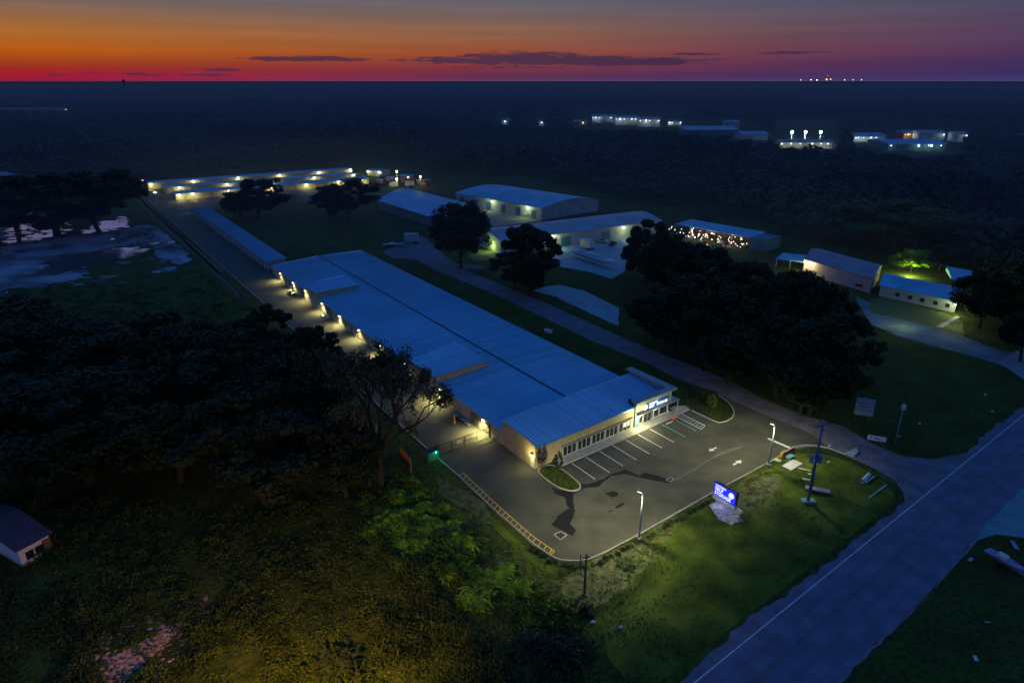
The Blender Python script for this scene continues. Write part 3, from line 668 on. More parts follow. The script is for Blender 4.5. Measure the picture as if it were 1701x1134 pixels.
text('compass', .60, 'sign_lettering', E_white, tower, B(24.75, -.45, 3.50), U, UZ, .004, .03, sx=1.05)
text('SELF', .66, 'sign_lettering', E_white, tower, B(24.75, -.45, 2.86), U, UZ, .012, .03, sx=1.0, font_sp=1.05)
text('STORAGE', .66, 'sign_lettering', E_white, tower, B(26.7, -.45, 2.86), U, UZ, .012, .03, sx=.92, font_sp=1.05)
compass_logo(tower, B(23.9, -.40, 3.3), U, UZ, .52, E_logo2, mat('logo_mark_dark', (.3, .35, .1), emit=(.5, .55, .1), estr=.6))
light(B(26.8, -1.0, 3.6), 30, (.6, .8, 1.0), .4, tower)

# ------------------------------------------------------------------ monument sign
a_, b_ = P(1186, 826), P(1221, 847); a_.z = b_.z = 0
xd = (b_ - a_).normalized(); nn = xd.cross(UZ); wid = (b_ - a_).length * 1.03; c_ = (a_ + b_) / 2
ms = thing('monument_sign', 'lit blue roadside sign on a dark base beside the lot kerb', 'sign', c_)
MB().box(c_ + UZ * .35, xd * wid * .5, nn * .25, UZ * .35).build('base', M_conc, ms)
cab = MB().box(c_ + UZ * 1.75, xd * wid * .5, nn * .22, UZ * 1.05).build('cabinet', M_black, ms)
MB().box(c_ + UZ * 1.75 + nn * .235, xd * wid * .485, nn * .012, UZ * 1.0).build('lit_face', E_blue, cab)
o_ = c_ + nn * .26 - xd * wid * .44
text('compass', .56, 'sign_lettering', E_white, ms, o_ + UZ * 2.30, xd, UZ, .002, .012, sx=.95)
text('SELF', .74, 'sign_lettering', E_white, ms, o_ + UZ * 1.66, xd, UZ, .008, .012, sx=.92, font_sp=1.08)
text('STORAGE', .74, 'sign_lettering', E_white, ms, o_ + UZ * .96, xd, UZ, .008, .012, sx=.80, font_sp=1.08)
compass_logo(ms, c_ + nn * .26 + xd * wid * .30 + UZ * 2.02, xd, UZ, .42, E_logo, mat('logo_mark_white', (.8, .8, .7), emit=(1, .95, .8), estr=.9))
light(c_ + nn * 1.1 + UZ * 1.2, 25, (.12, .25, 1.0), .6, ms); light(c_ - nn * 1.6 + UZ * 1.0, 14, (.2, .5, 1.0), .6, ms)
light(c_ + nn * 1.3 + UZ * .5, 14, (.7, .8, 1.0), .4, ms)

# ------------------------------------------------------------------ lamp posts, poles
def lamp_post(x, y, h, label, watts, toward):
    b_ = P(x, y); t_ = thing('street_lamp', label, 'street lamp', b_, 'lamp posts at the edge of the lot')
    MB().tube(b_, b_ + UZ * .5, .28, .28, 12).build('footing', M_conc, t_)
    MB().tube(b_ + UZ * .5, b_ + UZ * h, .13, .085, 10).build('pole', M_polec, t_, smooth=True)
    d = toward.normalized(); hd = MB().box(b_ + UZ * (h + .02) + d * .35, d * .42, Vector((-d.y, d.x, 0)) * .2, UZ * .07).build('lamp_head', M_galv, t_)
    MB().box(b_ + UZ * (h - .08) + d * .42, d * .28, Vector((-d.y, d.x, 0)) * .17, UZ * .03).build('lens', E_warm, hd)
    light(b_ + UZ * (h - .2) + d * .8, watts, (1.0, .93, .50), .22, t_, spot=168, aim=b_ + d * (.8 + 1.2), bat=True)
    return t_
lamp_post(1061.5, 897, 7.3, 'tall slim lamp post on the near kerb, closer to the camera', 3000, -U * .3 + V)
lamp_post(1276.5, 775, 7.3, 'tall slim lamp post by the lot entrance beside yellow posts', 2700, V)
def pole(x, y, h, r, m, label, extra=None, name='utility_pole', lean=(0, 0)):
    b_ = P(x, y); t_ = thing(name, label, name.replace('_', ' '), b_)
    MB().tube(b_, b_ + UZ * h + Vector((lean[0], lean[1], 0)), r, r * .65, 10).build('shaft', m, t_, smooth=True)
    return t_, b_
up, ub = pole(1342, 833, 13.0, .24, mat('dark_blue_pole', (.08, .13, .24), .6), 'tall concrete utility pole standing on the corner lawn')
MB().box(ub + UZ * .15, Vector((.9, 0, 0)), Vector((0, .5, 0)), UZ * .15).build('footing', mat('teal_plinth', (.12, .30, .26), .8), up)
for dx in (-.55, .55):
    tm = MB().tube(ub + Vector((dx, .1, 6.3)), ub + Vector((dx, .1, 7.5)), .32, .32, 12).build('transformer', mat('blue_transformer', (.08, .26, .34), .5), up)
MB().box(ub + UZ * 12.2, Vector((1.3, .5, 0)), Vector((-.05, .1, 0)), UZ * .07).build('crossarm', M_wood, up)
up2, ub2 = pole(1486.7, 736, 6.4, .09, mat('teal_pole', (.14, .40, .42), .6), 'thin pale teal pole with small white box on the right lawn', name='pole')
MB().box(ub2 + UZ * 6.6, Vector((.28, 0, 0)), Vector((0, .15, 0)), UZ * .45).build('box', M_board, up2)
MB().box(ub2 + UZ * 1.3 + Vector((.35, 0, 0)), Vector((.3, 0, 0)), Vector((0, .04, 0)), UZ * .06).build('bracket', M_board, up2)
up3, ub3 = pole(971, 985, 5.6, .17, M_wood, 'dark wooden pole below the rounded lot corner', name='wooden_pole')
MB().box(ub3 + UZ * 5.2, Vector((.45, 0, 0)), Vector((0, .06, 0)), UZ * .06).build('crossarm', M_wood, up3)
up4, ub4 = pole(964, 940, 1.9, .12, M_wood, 'short dark post beside the wooden pole near the kerb', name='post')
for (x, y, yt, lab) in ((241, 327, 298.5, 'farthest lamp pole at the left end of the rear units'), (261.4, 340, 318.5, 'small lamp pole beside the rear drive near the fence')):
    b_ = P(x, y); h = CH * (y - yt) / (y - 135); t_ = thing('lamp_pole', lab, 'lamp pole', b_)
    MB().tube(b_, b_ + UZ * h, .16, .1, 8).build('pole', M_polec, t_); MB().box(b_ + UZ * h, Vector((.5, 0, 0)), Vector((0, .3, 0)), UZ * .12).build('lamp_head', E_far, t_)
# off-frame sodium street lamp that lights the bottom-left ground
b_ = Vector((-18.0, 36.5, 0)); t_ = thing('street_lamp', 'orange sodium street lamp standing low at the bottom left', 'street lamp', b_)
MB().tube(b_, b_ + UZ * 11, .12, .08).build('pole', M_polec, t_); MB().box(b_ + UZ * 11 + Vector((.5, 0, 0)), Vector((.6, 0, 0)), Vector((0, .15, 0)), UZ * .08).build('lamp_head', M_galv, t_)
light(b_ + UZ * 10.8 + Vector((.8, 0, 0)), 34000, (1.0, .50, .015), .3, t_, spot=135, aim=Vector((-21, 46, 0)))

# ------------------------------------------------------------------ sliding gate and yard things
gt = thing('sliding_gate', 'black metal sliding gate closing the drive beside the office', 'gate', B(-5, 12.2))
gf = MB()
for z in (.12, 1.0, 1.85): gf.box(B(-5.2, 12.2, z), U * 4.9, V * .035, UZ * .035)
for k in range(5): gf.box(B(-10.1 + k * 2.45, 12.2, .98), U * .04, V * .035, UZ * .9)
gf.build('gate_frame', M_black, gt)
pk = MB()
for k in range(66): pk.box(B(-10.0 + k * .148, 12.2, .98), U * .01, V * .01, UZ * .85)
pk.build('picket_infill', M_black, gt)
for s_ in (-.25, .6, -10.4): MB().box(B(s_, 12.25, 1.1), U * .08, V * .08, UZ * 1.1).build('gate_post', M_black, gt)
MB().box(B(-6.2, 12.12, 1.25), U * .55, V * .02, UZ * .3).build('notice_plate', M_board, gt)
fx = thing('metal_fence', 'short black fence between sliding gate and hall wall', 'fence', B(.3, 12.6))
f_ = MB()
for k in range(9): f_.box(B(-.15 + .0 * k, 12.5 + k * .22, 1.0), U * .015, V * .015, UZ * .95)
for z in (.2, 1.85): f_.box(B(-.15, 13.4, z), U * .02, V * 1.0, UZ * .03)
f_.build('railings', M_black, fx)
go = thing('gate_operator', 'dark teal gate cabinet with a green light at the drive edge', 'cabinet', B(-11.4, 12))
MB().box(B(-11.4, 12.1, .75), U * .95, V * .55, UZ * .75).build('cabinet', M_teal, go)
MB().box(B(-11.4, 12.1, 1.54), U * 1.02, V * .62, UZ * .05).build('lid', M_black, go)
MB().ball(B(-11.0, 11.42, 1.35), .11, 8, 6).build('green_light', E_green, go); light(B(-10.9, 11.0, 1.4), 30, (.05, 1.0, .45), .1, go)
bo = P(755, 703); t_ = thing('bollard', 'yellow bollard beside the flatbed carts by the hall', 'bollard', bo)
MB().tube(bo, bo + UZ * 1.5, .16, .16, 12).build('post', M_yellow, t_); MB().ball(bo + UZ * 1.5, .16, 10, 6, (1, 1, .6)).build('cap', M_yellow, t_)
def cart(s, t, label):
    r_ = thing('flatbed_cart', label, 'cart', B(s, t), 'carts parked by the hall wall')
    MB().box(B(s, t, .3), U * .4, V * .75, UZ * .04).build('platform', M_galv, r_)
    h = MB(); 
    for a in (-.36, .36): h.tube(B(s + a, t + .72, .3), B(s + a, t + .72, 1.15), .03)
    h.tube(B(s - .36, t + .72, 1.15), B(s + .36, t + .72, 1.15), .03); h.tube(B(s - .36, t + .72, .75), B(s + .36, t + .72, .75), .025); h.build('handle', M_galv, r_)
    for a in (-.3, .3):
        for c in (-.6, .6): MB().tube(B(s + a - .04, t + c, .13), B(s + a + .04, t + c, .13), .13, n=10).build('wheel', M_black, r_)
for k, (s, t, lb) in enumerate(((-1.1, 17.6, 'flatbed cart nearest the yellow bollard'), (-1.0, 19.6, 'middle flatbed cart by the hall wall'), (-1.1, 21.6, 'flatbed cart farthest from the gate of the near three'), (-1.3, 86.5, 'flatbed cart standing past the far raised bay'), (-1.2, 84.3, 'flatbed cart by the wall under the fourth lamp from the rear'))): cart(s, t, lb)
def golf_cart(s, t):
    r_ = thing('utility_cart', 'small white-roofed utility cart parked by the hall wall', 'cart', B(s, t))
    MB().prism([B(s - .6, t - 1.2), B(s + .6, t - 1.2), B(s + .6, t + 1.2), B(s - .6, t + 1.2)], .25, [.55, .55, .8, .8]).build('body', M_galv, r_)
    MB().box(B(s, t + .1, .75), U * .5, V * .28, UZ * .12).build('seat', M_black, r_)
    f = MB()
    for a in (-.52, .52):
        for c in (-.8, .8): f.tube(B(s + a, t + c, .6), B(s + a, t + c, 1.8), .03)
    f.build('roof_frame', M_black, r_); MB().box(B(s, t, 1.84), U * .62, V * .95, UZ * .04).build('roof', M_whitewall, r_)
    for a in (-.6, .6):
        for c in (-.8, .8): MB().tube(B(s + a - .08, t + c, .25), B(s + a + .08, t + c, .25), .25, n=12).build('wheel', M_black, r_)
golf_cart(-1.6, 110.3)
tb = thing('timber_edging', 'low orange timber edging beside the big silhouetted oak', 'edging', P(672, 775))
for a, b in (((665, 752), (683, 772)), ((683, 772), (683, 788)), ((626, 712), (622, 745)), ((622, 745), (632, 772))): MB().wall(P(*a), P(*b), 0, 1.0, .15).build('timber_board', M_orange, tb)
# fence and hedge line on the left of the rear drive
fe = thing('wire_fence', 'long wire fence along the grassy bank left of the drive', 'fence', P(300, 400))
fa, fb = P(212, 318), P(398, 498); 
wr = MB()
for z in (.5, 1.0, 1.5, 1.75): wr.box((fa + fb) / 2 + UZ * z, (fb - fa) / 2, Vector((.02, 0, 0)), UZ * .02)
wr.build('wires', M_galv, fe)
for k in range(46): p_ = fa.lerp(fb, k / 45); MB().tube(p_, p_ + UZ * 1.9, .05, n=6).build('post', M_wood, fe)
struct('ditch', strip(MB(), [fa + Vector((2.0, 0, 0)), fb + Vector((1.5, 0, 0))], 1.6, .012, None), mat('dark_ditch', (.008, .01, .012), .9))
fo_ = [P(234, 316), P(278, 371), P(330, 413), P(383, 454)]
struct('verge', strip(MB(), [p + Vector((-2.6, 0, 0)) for p in fo_], 3.0, .012, None), mat('green_verge', (.06, .085, .02), .95, var=.35, scale=.4, bump=.4))

# ------------------------------------------------------------------ long open shed behind the hall
cs = thing('open_shed', 'long narrow blue-roofed storage shed behind the big hall', 'building', B(0, 140))
MB().prism([B(1.0, 140.2), B(6, 140.2), B(6, 252), B(1.0, 252)], 0, 2.6).build('wall', mat('shed_dark_wall', (.16, .15, .15), .8), cs)
MB().prism([B(-.1, 139.4), B(6, 139.4), B(6, 140.1), B(-.1, 140.1)], 0, 2.6).build('end_wall', M_pinkwall, cs)
s_r = MB(); s_r.prism([B(-.25, 139), B(6.3, 139), B(6.3, 253), B(-.25, 253)], [2.72, 2.95, 2.95, 2.72], [2.84, 3.08, 3.08, 2.84])
t = 139.4
while t < 252.5: s_r.box(B(2.85, t, 2.99), U * 3.4 + UZ * .12, V * .03, UZ * .03); t += .61
s_r.build('roof', M_roof, cs)
for k in range(36): MB().box(B(-.05, 142 + k * 3.07, 1.35), U * .12, V * .28, UZ * 1.35).build('pillar', M_white, cs)
pads = strip(MB(), [B(-4, 256), B(6, 256)], 2.2, .02, None); struct('pavement', pads, M_conc)

# ------------------------------------------------------------------ generic long building from a front eave line
def long_building(name, label, p, q, depth, eave, ridge, wallm, roofm, doors=0, doorm=None, lamps=(), lampw=200, back=None, group=None, over=.4, arch=False, dw=.32, dh=.72, lcol=GREENW, lens=None, lsz=.3):
    p = Vector((p[0], p[1], 0)); q = Vector((q[0], q[1], 0)); d = (q - p); Ln = d.length; d.normalize()
    n = Vector((-d.y, d.x, 0))                       # away from the camera
    if back is not None: n = back.normalized()
    t_ = thing(name, label, 'building', (p + q) / 2, group)
    w = MB(); w.prism([p, q, q + n * depth, p + n * depth], 0, eave); 
    prof = [(0, eave), (.5, ridge), (1, eave)] if not arch else [(k / 8, eave + (ridge - eave) * math.sin(math.pi * k / 8)) for k in range(9)]
    for e_, sg in ((p, 1), (q, -1)):
        w.face(*[(e_ + n * depth * a + UZ * z) for a, z in prof])
    w.build('wall', wallm, t_)
    r = MB()
    P0, Q0 = p - d * over, q + d * over
    pr2 = [(a * depth + (-over if a == 0 else over if a == 1 else 0), z + (.03 if 0 < a < 1 else 0)) for a, z in prof]
    for (a, z), (b, y) in zip(pr2, pr2[1:]):
        for off, fl_ in ((.12, 0), (0, 1)):
            r.face(P0 + n * a + UZ * (z + off), Q0 + n * a + UZ * (z + off), Q0 + n * b + UZ * (y + off), P0 + n * b + UZ * (y + off))
        for e_ in (P0, Q0): r.face(e_ + n * a + UZ * z, e_ + n * a + UZ * (z + .12), e_ + n * b + UZ * (y + .12), e_ + n * b + UZ * y)
    for a, z in (pr2[0], pr2[-1]): r.face(P0 + n * a + UZ * z, Q0 + n * a + UZ * z, Q0 + n * a + UZ * (z + .12), P0 + n * a + UZ * (z + .12))
    r.build('roof', roofm, t_)
    for k in range(doors):
        c = p + d * Ln * (k + .5) / doors - n * .04
        MB().box(c + UZ * eave * dh / 2, d * Ln / doors * dw, n * .05, UZ * eave * dh / 2).build('door', doorm, t_)
    for f in lamps:
        c = p + d * Ln * f; wall_lamp(t_, c + UZ * (eave * .86) - n * .05, -n, lampw, col=lcol, lens=lens or E_warm, sz=lsz, rad=.3, fwd=2.4)
    return t_, p, q, d, n
def frac(p, q, x, y, z):
    c = P(x, y, z); p = Vector((p[0], p[1], 0)); q = Vector((q[0], q[1], 0)); c.z = 0
    return max(.01, min(.99, (c - p).dot(q - p) / (q - p).length_squared))
M_rowwall = mat('row_wall', (.22, .20, .13), .8, var=.1)
M_sd = mat('pale_roll_door', (.28, .27, .19), .6, var=.1)
grp = 'rows of rear storage units'
pA, qA = P(246, 305, 3), P(585, 281, 3); fA = [frac(pA, qA, x, y, 2.6) for x, y in ((242, 306.5), (319, 299.7), (391.7, 294), (459, 288.6), (522.9, 283.8), (582.5, 280.3))]
long_building('storage_row', 'rearmost long row of storage units with pale lit doors', pA, qA, 9, 3.0, 3.4, M_rowwall, M_rooff, 34, M_sd, fA, 1200, group=grp, lsz=.6, lcol=WARM)
pB, qB = P(273, 312, 2.9), P(590, 289.5, 2.9); fB = [frac(pB, qB, x, y, 2.6) for x, y in ((296.5, 309.8), (373.6, 303.5), (446, 297), (512.7, 291.7), (575.5, 287))]
long_building('storage_row', 'middle row of rear storage units, seen as a thin blue roof', pB, qB, 9, 2.9, 3.3, M_rowwall, M_rooff, 30, M_sd, fB, 1200, group=grp, lsz=.6, lcol=WARM)
pC, qC = P(291, 323, 2.8), P(612, 297, 2.8); fC = [frac(pC, qC, x, y, 2.5) for x, y in ((292, 319.4), (316.5, 319.4), (376, 314.6), (446, 309), (505, 305), (560, 301), (600, 298))]
long_building('storage_row', 'nearest row of rear storage units with broad blue roof', pC, qC, 11, 2.8, 3.5, M_rowwall, M_rooff, 24, M_sd, fC, 1200, group=grp, lsz=.55, lcol=WARM)
p_, q_ = P(610, 283.5, 3), P(634, 285, 3); long_building('storage_block', 'small blue-roofed block beyond the right end of the rear rows', p_, q_, 9, 3, 3.6, M_cream, M_rooff, 3, M_sd, (.05, .85), 500, lsz=.6)
p_, q_ = P(664, 292.5, 3), P(682, 294, 3); long_building('storage_block', 'tiny blue-roofed block behind the pale blue warehouse', p_, q_, 8, 3, 3.6, M_wood, M_rooff, 2, M_sd, (.8,), 400, lsz=.6, lens=E_warm)
for x, y, lb in ((660, 306.5, 'white lamp on a pole above the cluttered far yard'), (699, 302.5, 'white lamp on the pole at the right end of far yard'), (660, 293, 'dim lamp on a pole behind the far yard')):
    b_ = P(x, y + 6); t_ = thing('lamp_pole', lb, 'lamp pole', b_); h = 5.0
    MB().tube(b_, b_ + UZ * h, .12, .09, 6).build('pole', M_polec, t_); MB().ball(b_ + UZ * h, .5, 8, 6).build('lamp_head', E_warm, t_); light(b_ + UZ * (h - .8) + Vector((0, -1, 0)), 900, WARM, .4, t_)
# trailers and pallets in the far yard: small stored things
rr = random.Random(5)
mm = [M_board, M_galv, M_red, M_orange, M_bluedoor, M_whitewall, M_wood]
kinds = [('stored_trailer', 'trailer'), ('stored_crate', 'crate'), ('stored_camper', 'camper')]
for k in range(30):
    x = rr.uniform(628, 712); y = rr.uniform(301, 313) if x > 650 else rr.uniform(296, 306); b_ = P(x, y); kd = rr.randrange(3); a = rr.uniform(0, 3); d = Vector((math.cos(a), math.sin(a), 0)); e = Vector((-d.y, d.x, 0))
    L_, W_, H_ = ((2.2, .9, .35), (.7, .6, .6), (2.4, 1.1, 1.2))[kd]
    t_ = thing(kinds[kd][0], ('low trailer stored in the cluttered far yard', 'crate stored in the cluttered far yard', 'pale camper stored in the cluttered far yard')[kd], kinds[kd][1], b_, 'stored things in the far yard')
    b2 = MB(); b2.prism([b_ - d * L_ - e * W_, b_ + d * L_ - e * W_, b_ + d * L_ * .9 + e * W_, b_ - d * L_ * .9 + e * W_], .4, .4 + 2 * H_); b2.build('body', rr.choice(mm), t_)
    if kd != 1:
        for sg in (-1, 1): MB().tube(b_ + e * W_ * sg + UZ * .35 - e * .1, b_ + e * W_ * sg + UZ * .35 + e * .1, .35, n=10).build('wheel', M_black, t_)

# warehouses in the middle distance
long_building('warehouse', 'plain pale-blue metal warehouse left of the lit one', P(627, 333, 4), P(727, 364, 4), 38, 4, 5.2, M_tealw, M_rooff, 0, None, (), back=P(663, 317, 4) - P(626, 332, 4))
w2 = long_building('warehouse', 'arched-roof warehouse with dark blue doors and two lit lamps', P(757, 321, 5), P(900, 346, 5), 34, 5, 7.2, M_whitewall, M_rooff, 6, M_bluedoor, (.46, .86), 700, arch=True, back=P(968, 336, 5) - P(900, 346, 5), dw=.16, lsz=.42)
w3p, w3q = P(832, 401, 4.6), P(1098, 367, 4.6)
w3 = long_building('warehouse', 'low-arched pale warehouse between the dark round trees', w3p, w3q, 20, 4.6, 6.4, M_whitewall, M_roofg, 4, M_tealw, (.30, .74), 500, arch=True, dw=.12, lsz=.42)
pw = P(811, 404, 0); wall_lamp(w3[0], w3p.lerp(w3p, 0) * 1.0 + Vector((-.2, 6, -1.0)), Vector((-1, -.2, 0)).normalized(), 600, GREENW, E_cool, .42, .3)
light(P(812, 408, 2.2), 500, (.75, 1.0, .25), .3, w3[0])
# market canopy with string lights
mc = thing('market_shed', 'long open shed strung with tiny lights and stalls', 'building', P(1190, 410))
q1, q2 = P(1122, 372, 4), P(1246, 395, 4); dd = (q2 - q1).normalized(); bn = Vector((-dd.y, dd.x, 0)); q1.z = q2.z = 0
MB().prism([q1, q2, q2 + bn * 10, q1 + bn * 10], 3.9, [4.0, 4.0, 4.6, 4.6]).build('roof', M_rooff, mc)
MB().prism([q2 + dd * .1, q2 + dd * 6, q2 + dd * 6 + bn * 10, q2 + dd * .1 + bn * 10], 0, 4.2).build('end_block', M_tealw, mc)
MB().prism([q1 + bn * 9.6, q2 + bn * 9.6, q2 + bn * 9.9, q1 + bn * 9.9], 0, 3.88).build('back_wall', mat('market_back', (.28, .16, .10), .8, scale=.9, second=(.08, .05, .07)), mc)
for k in range(10): c = q1.lerp(q2, k / 9); MB().tube(c, c + UZ * 3.9, .12, n=6).build('post', M_wood, mc)
bl = MB()
for k in range(70):
    c = q1.lerp(q2, rr.random()) - bn * rr.uniform(-.5, 5) + UZ * rr.uniform(1.0, 3.6); bl.ball(c, .11, 5, 4)
bl2 = bl.build('string_lights', E_far, mc); bl2['kind'] = 'stuff'
for f in (.25, .5, .78): light(q1.lerp(q2, f) - bn * 1 + UZ * 3, 450, (1.0, .8, .5), .5, mc)
for k in range(26):
    c = q1.lerp(q2, rr.uniform(.12, .97)) - bn * rr.uniform(-5, 5); t_ = thing('market_crate', 'small coloured crate of goods in front of the lit shed', 'crate', c, 'goods in front of the lit shed')
    a = rr.uniform(.4, 1.0); MB().box(c + UZ * a * .5, dd * a * rr.uniform(.6, 1.4), bn * .5, UZ * a * .5).build('box', rr.choice(mm), t_); MB().box(c + UZ * (a + .08), dd * a * .5, bn * .4, UZ * .08).build('lid', rr.choice(mm), t_)
# white house and blue house, right
long_building('house', 'long pinkish-white building with mauve roof and lit gable end', P(1337, 431, 4.2), P(1449, 463, 4.2), 17, 4.2, 5.6, M_pinkwall, M_roofm, 0, None, (), back=P(1361, 409.5, 4.2) - P(1336, 431, 4.2))
hw = bpy.data.objects[-1] if False else None
h5 = [o for o in bpy.data.objects if o.name.startswith('house')][0]
for x, y in ((1427, 474),): MB().box(P(x, y, 1.6), Vector((.7, -.5, 0)), Vector((.05, .05, 0)), UZ * .3).build('window', M_glass, h5)
pg = P(1337, 431, 4.2); dgab = (P(1361, 409.5, 4.2) - P(1336, 431, 4.2)).normalized(); pg.z = 0
outg = Vector((-dgab.y, dgab.x, 0)); 
MB().prism([pg + dgab * 2 + outg * .3, pg + dgab * 2 + outg * 9, pg + dgab * 11 + outg * 9, pg + dgab * 11 + outg * .3], 2.6, [3.1, 2.8, 2.8, 3.1]).build('porch_roof', M_rooff, h5)
for a in (2.4, 10.6):
    for b in (4.5, 8.7): MB().tube(pg + dgab * a + outg * b, pg + dgab * a + outg * b + UZ * 2.7, .12).build('porch_post', M_whitewall, h5)
dfr = (P(1449, 463, 4.2) - P(1337, 431, 4.2)).normalized(); nfr = Vector((dfr.y, -dfr.x, 0))
for f in (.5, 3.0): wall_lamp(h5, pg + dfr * f + UZ * 3.6, nfr, 420, WARM, E_warm, .4, .25, fwd=1.5)
light(pg + outg * 1.6 - dgab * .8 + UZ * 3.4, 160, WARM, .3, h5)
h6 = long_building('house', 'blue-roofed house with a lit yard lamp at its right end', P(1463, 474, 3), P(1590, 501, 3), 14, 3, 4.6, M_whitewall, M_rooff, 0, None, (.985,), 600, back=P(1478, 450, 3) - P(1463, 474, 3), lsz=.34, lens=E_cool)[0]
p6, q6 = P(1463, 474, 3), P(1590, 501, 3)
d6 = (q6 - p6).normalized(); n6 = Vector((d6.y, -d6.x, 0))
for f in (.25, .42, .58, .75, .9): c = p6.lerp(q6, f); c.z = 1.5; MB().box(c + n6 * .06, d6 * .5, n6 * .05, UZ * .5).build('window', M_glass, h6)
mw = P(1578, 470, 3); MB().prism([mw, mw + d6 * 7, mw + d6 * 7 + Vector((4, 9, 0)), mw + Vector((4, 9, 0))], [4, 4, 4, 4], [4.4, 4.4, 5.4, 5.4]).build('roof_wing', M_rooff, h6)
light(P(1500, 520, 3.2), 380, (.9, 1.0, .35), .6, h6); light(P(1590, 522, 3.2), 300, (1, 1.0, .5), .6, h6); light(P(1510, 453, 0) + Vector((-2, -4, 2.2)), 3500, (.8, 1.0, .15), .4, h6)

# house at lower left
hl = long_building('house', 'dark-roofed house with a white wall at lower left', P(38, 941), P(88, 913), 13, 2.5, 3.6, mat('white_siding', (.62, .60, .66), .8, var=.06), mat('dark_shingle_roof', (.055, .045, .07), .85, var=.2), 0, None, ())[0]
pl, ql = P(38, 941), P(88, 913); dl = (ql - pl).normalized(); nl_ = Vector((dl.y, -dl.x, 0))
for f, w_ in ((.3, .45), (.62, .5)): c = pl.lerp(ql, f) + UZ * 1.1; MB().box(c + nl_ * .05, dl * w_, nl_ * .04, UZ * .55).build('window', M_glass, hl)
c = pl.lerp(ql, .87) + UZ * 1.0; MB().box(c + nl_ * .05, dl * .45, nl_ * .04, UZ * 1.0).build('door', M_wood, hl)
light(P(70, 935, 2.6), 9, (.85, .8, 1.0), .4, hl)
# dome-roofed building at the far left edge with a blue light
dt = P(8, 318); t_ = thing('round_building', 'pale round building with a blue light at the left edge', 'building', dt)
MB().tube(dt, dt + UZ * 6, 9, 9, 24).build('wall', M_tealw, t_); MB().ball(dt + UZ * 6, 9, 20, 8, (1, 1, .45)).build('dome', mat('dome_grey', (.2, .22, .26), .7), t_)
MB().ball(dt + Vector((-2, -3, 13)), 1.2, 10, 8, (1, 1, 1.4)).build('blue_light', E_bluel, t_)

# ------------------------------------------------------------------ far lit buildings in the clearings
def far_block(x0, x1, y, h, dep, wm, rm, label, lamps=(), lens=E_farb, name='warehouse'):
    p, q = P(x0, y), P(x1, y + .0); t_ = thing(name, label, 'building', (p + q) / 2)
    n = Vector((.1, 1, 0)).normalized(); d = (q - p).normalized()
    MB().prism([p, q, q + n * dep, p + n * dep], 0, h).build('wall', wm, t_)
    r = MB(); r.prism([p - n * 1 - d, q - n * 1 + d, q + n * (dep * .5) + d, p + n * (dep * .5) - d], h + .05, [h + .4, h + .4, h + 2.6, h + 2.6])
    r.prism([p + n * (dep * .5) - d, q + n * (dep * .5) + d, q + n * (dep + 1) + d, p + n * (dep + 1) - d], h + .05, [h + 2.6, h + 2.6, h + .4, h + .4]); r.build('roof', rm, t_)
    if len(lamps) > 1: lamps = tuple(lamps) + tuple((f_ + .17, .45) for f_, _ in lamps if f_ < .8) + ((.02, .5),)
    for f, s_ in lamps:
        c = p.lerp(q, f) - n * 1.6 + UZ * h * .9; l_ = MB().box(c + n * .7, Vector((.3, 0, 0)), n * .8, UZ * .2).build('wall_lamp', M_black, t_)
        MB().ball(c - UZ * .3 - n * .6, s_ * .9, 8, 6).build('lens', lens, l_); light(c - n * 2.5 - UZ * 1, 330, (.8, 1, .9), .5, t_)
    return t_
M_fw = mat('far_pale_wall', (.42, .46, .50), .8, var=.3, scale=.15)
far_block(834, 848, 207, 5, 18, M_fw, M_roofg, 'tiny lone shed lit by one lamp, farthest left of the distant sheds', ((.35, .9),))
far_block(896, 904, 209, 5, 10, M_fw, M_roofg, 'tiny pointed hut with a light among the distant trees', ((.5, .8),))
far_block(953, 975, 208, 4, 12, M_wood, M_roofg, 'low far building with an amber light', ((.7, 1.0),), E_amber)
far_block(984, 1020, 204, 8, 25, M_fw, M_roofg, 'far white factory block with tall front, left part', ((.15, .8), (.85, .6)))
far_block(1022, 1060, 208, 9, 30, M_fw, M_rooff, 'far factory block in the middle of the lit group', ((.2, .9), (.7, .7)), E_far)
far_block(1062, 1096, 211, 9, 30, M_fw, M_roofg, 'far factory block at the right of the lit group', ((.3, 1.0), (.9, .6)), E_far)
far_block(1110, 1132, 208, 4, 12, M_fw, M_roofg, 'low far sheds with two dots of light right of the factory', ((.1, .7), (.9, .7)), E_far)
far_block(1138, 1225, 226, 6, 60, M_tealw, M_rooff, 'broad blue-roofed far shed left of the floodlit yard')
far_block(1205, 1228, 212, 6, 20, M_fw, M_rooff, 'small bright-roofed far shed beside the broad blue one')
far_block(1232, 1275, 233, 5, 35, M_fw, M_rooff, 'far shed just left of the floodlit yard')
far_block(1295, 1382, 245, 4, 14, M_cream, M_roofg, 'low pale lit building under the three floodlights', ((.2, .5), (.6, .6), (.9, .5)), E_far)
far_block(1418, 1470, 236, 5, 30, M_fw, M_rooff, 'far cluttered workshop with small lights, right of floodlights', ((.1, .5), (.5, .6)), E_farb)
far_block(1475, 1570, 250, 5, 45, M_tealw, M_rooff, 'wide blue far building with two white lamps in front', ((.5, 1.0), (.72, .9)), E_farb)
far_block(1500, 1518, 232, 6, 20, M_orange, M_roofg, 'far red-brown shed with amber lights', ((.3, .8), (.8, .8)), E_amber)
far_block(1525, 1568, 234, 7, 18, M_fw, M_roofg, 'far white building with a row of windows', ((.9, .6),), E_farb)
far_block(1583, 1603, 236, 7, 12, M_fw, M_roofg, 'small far arched shed at the right end', ((.9, .8),), E_farb)
far_block(1690, 1720, 232, 3, 8, M_fw, M_roofg, 'pale low strip building at the right edge')
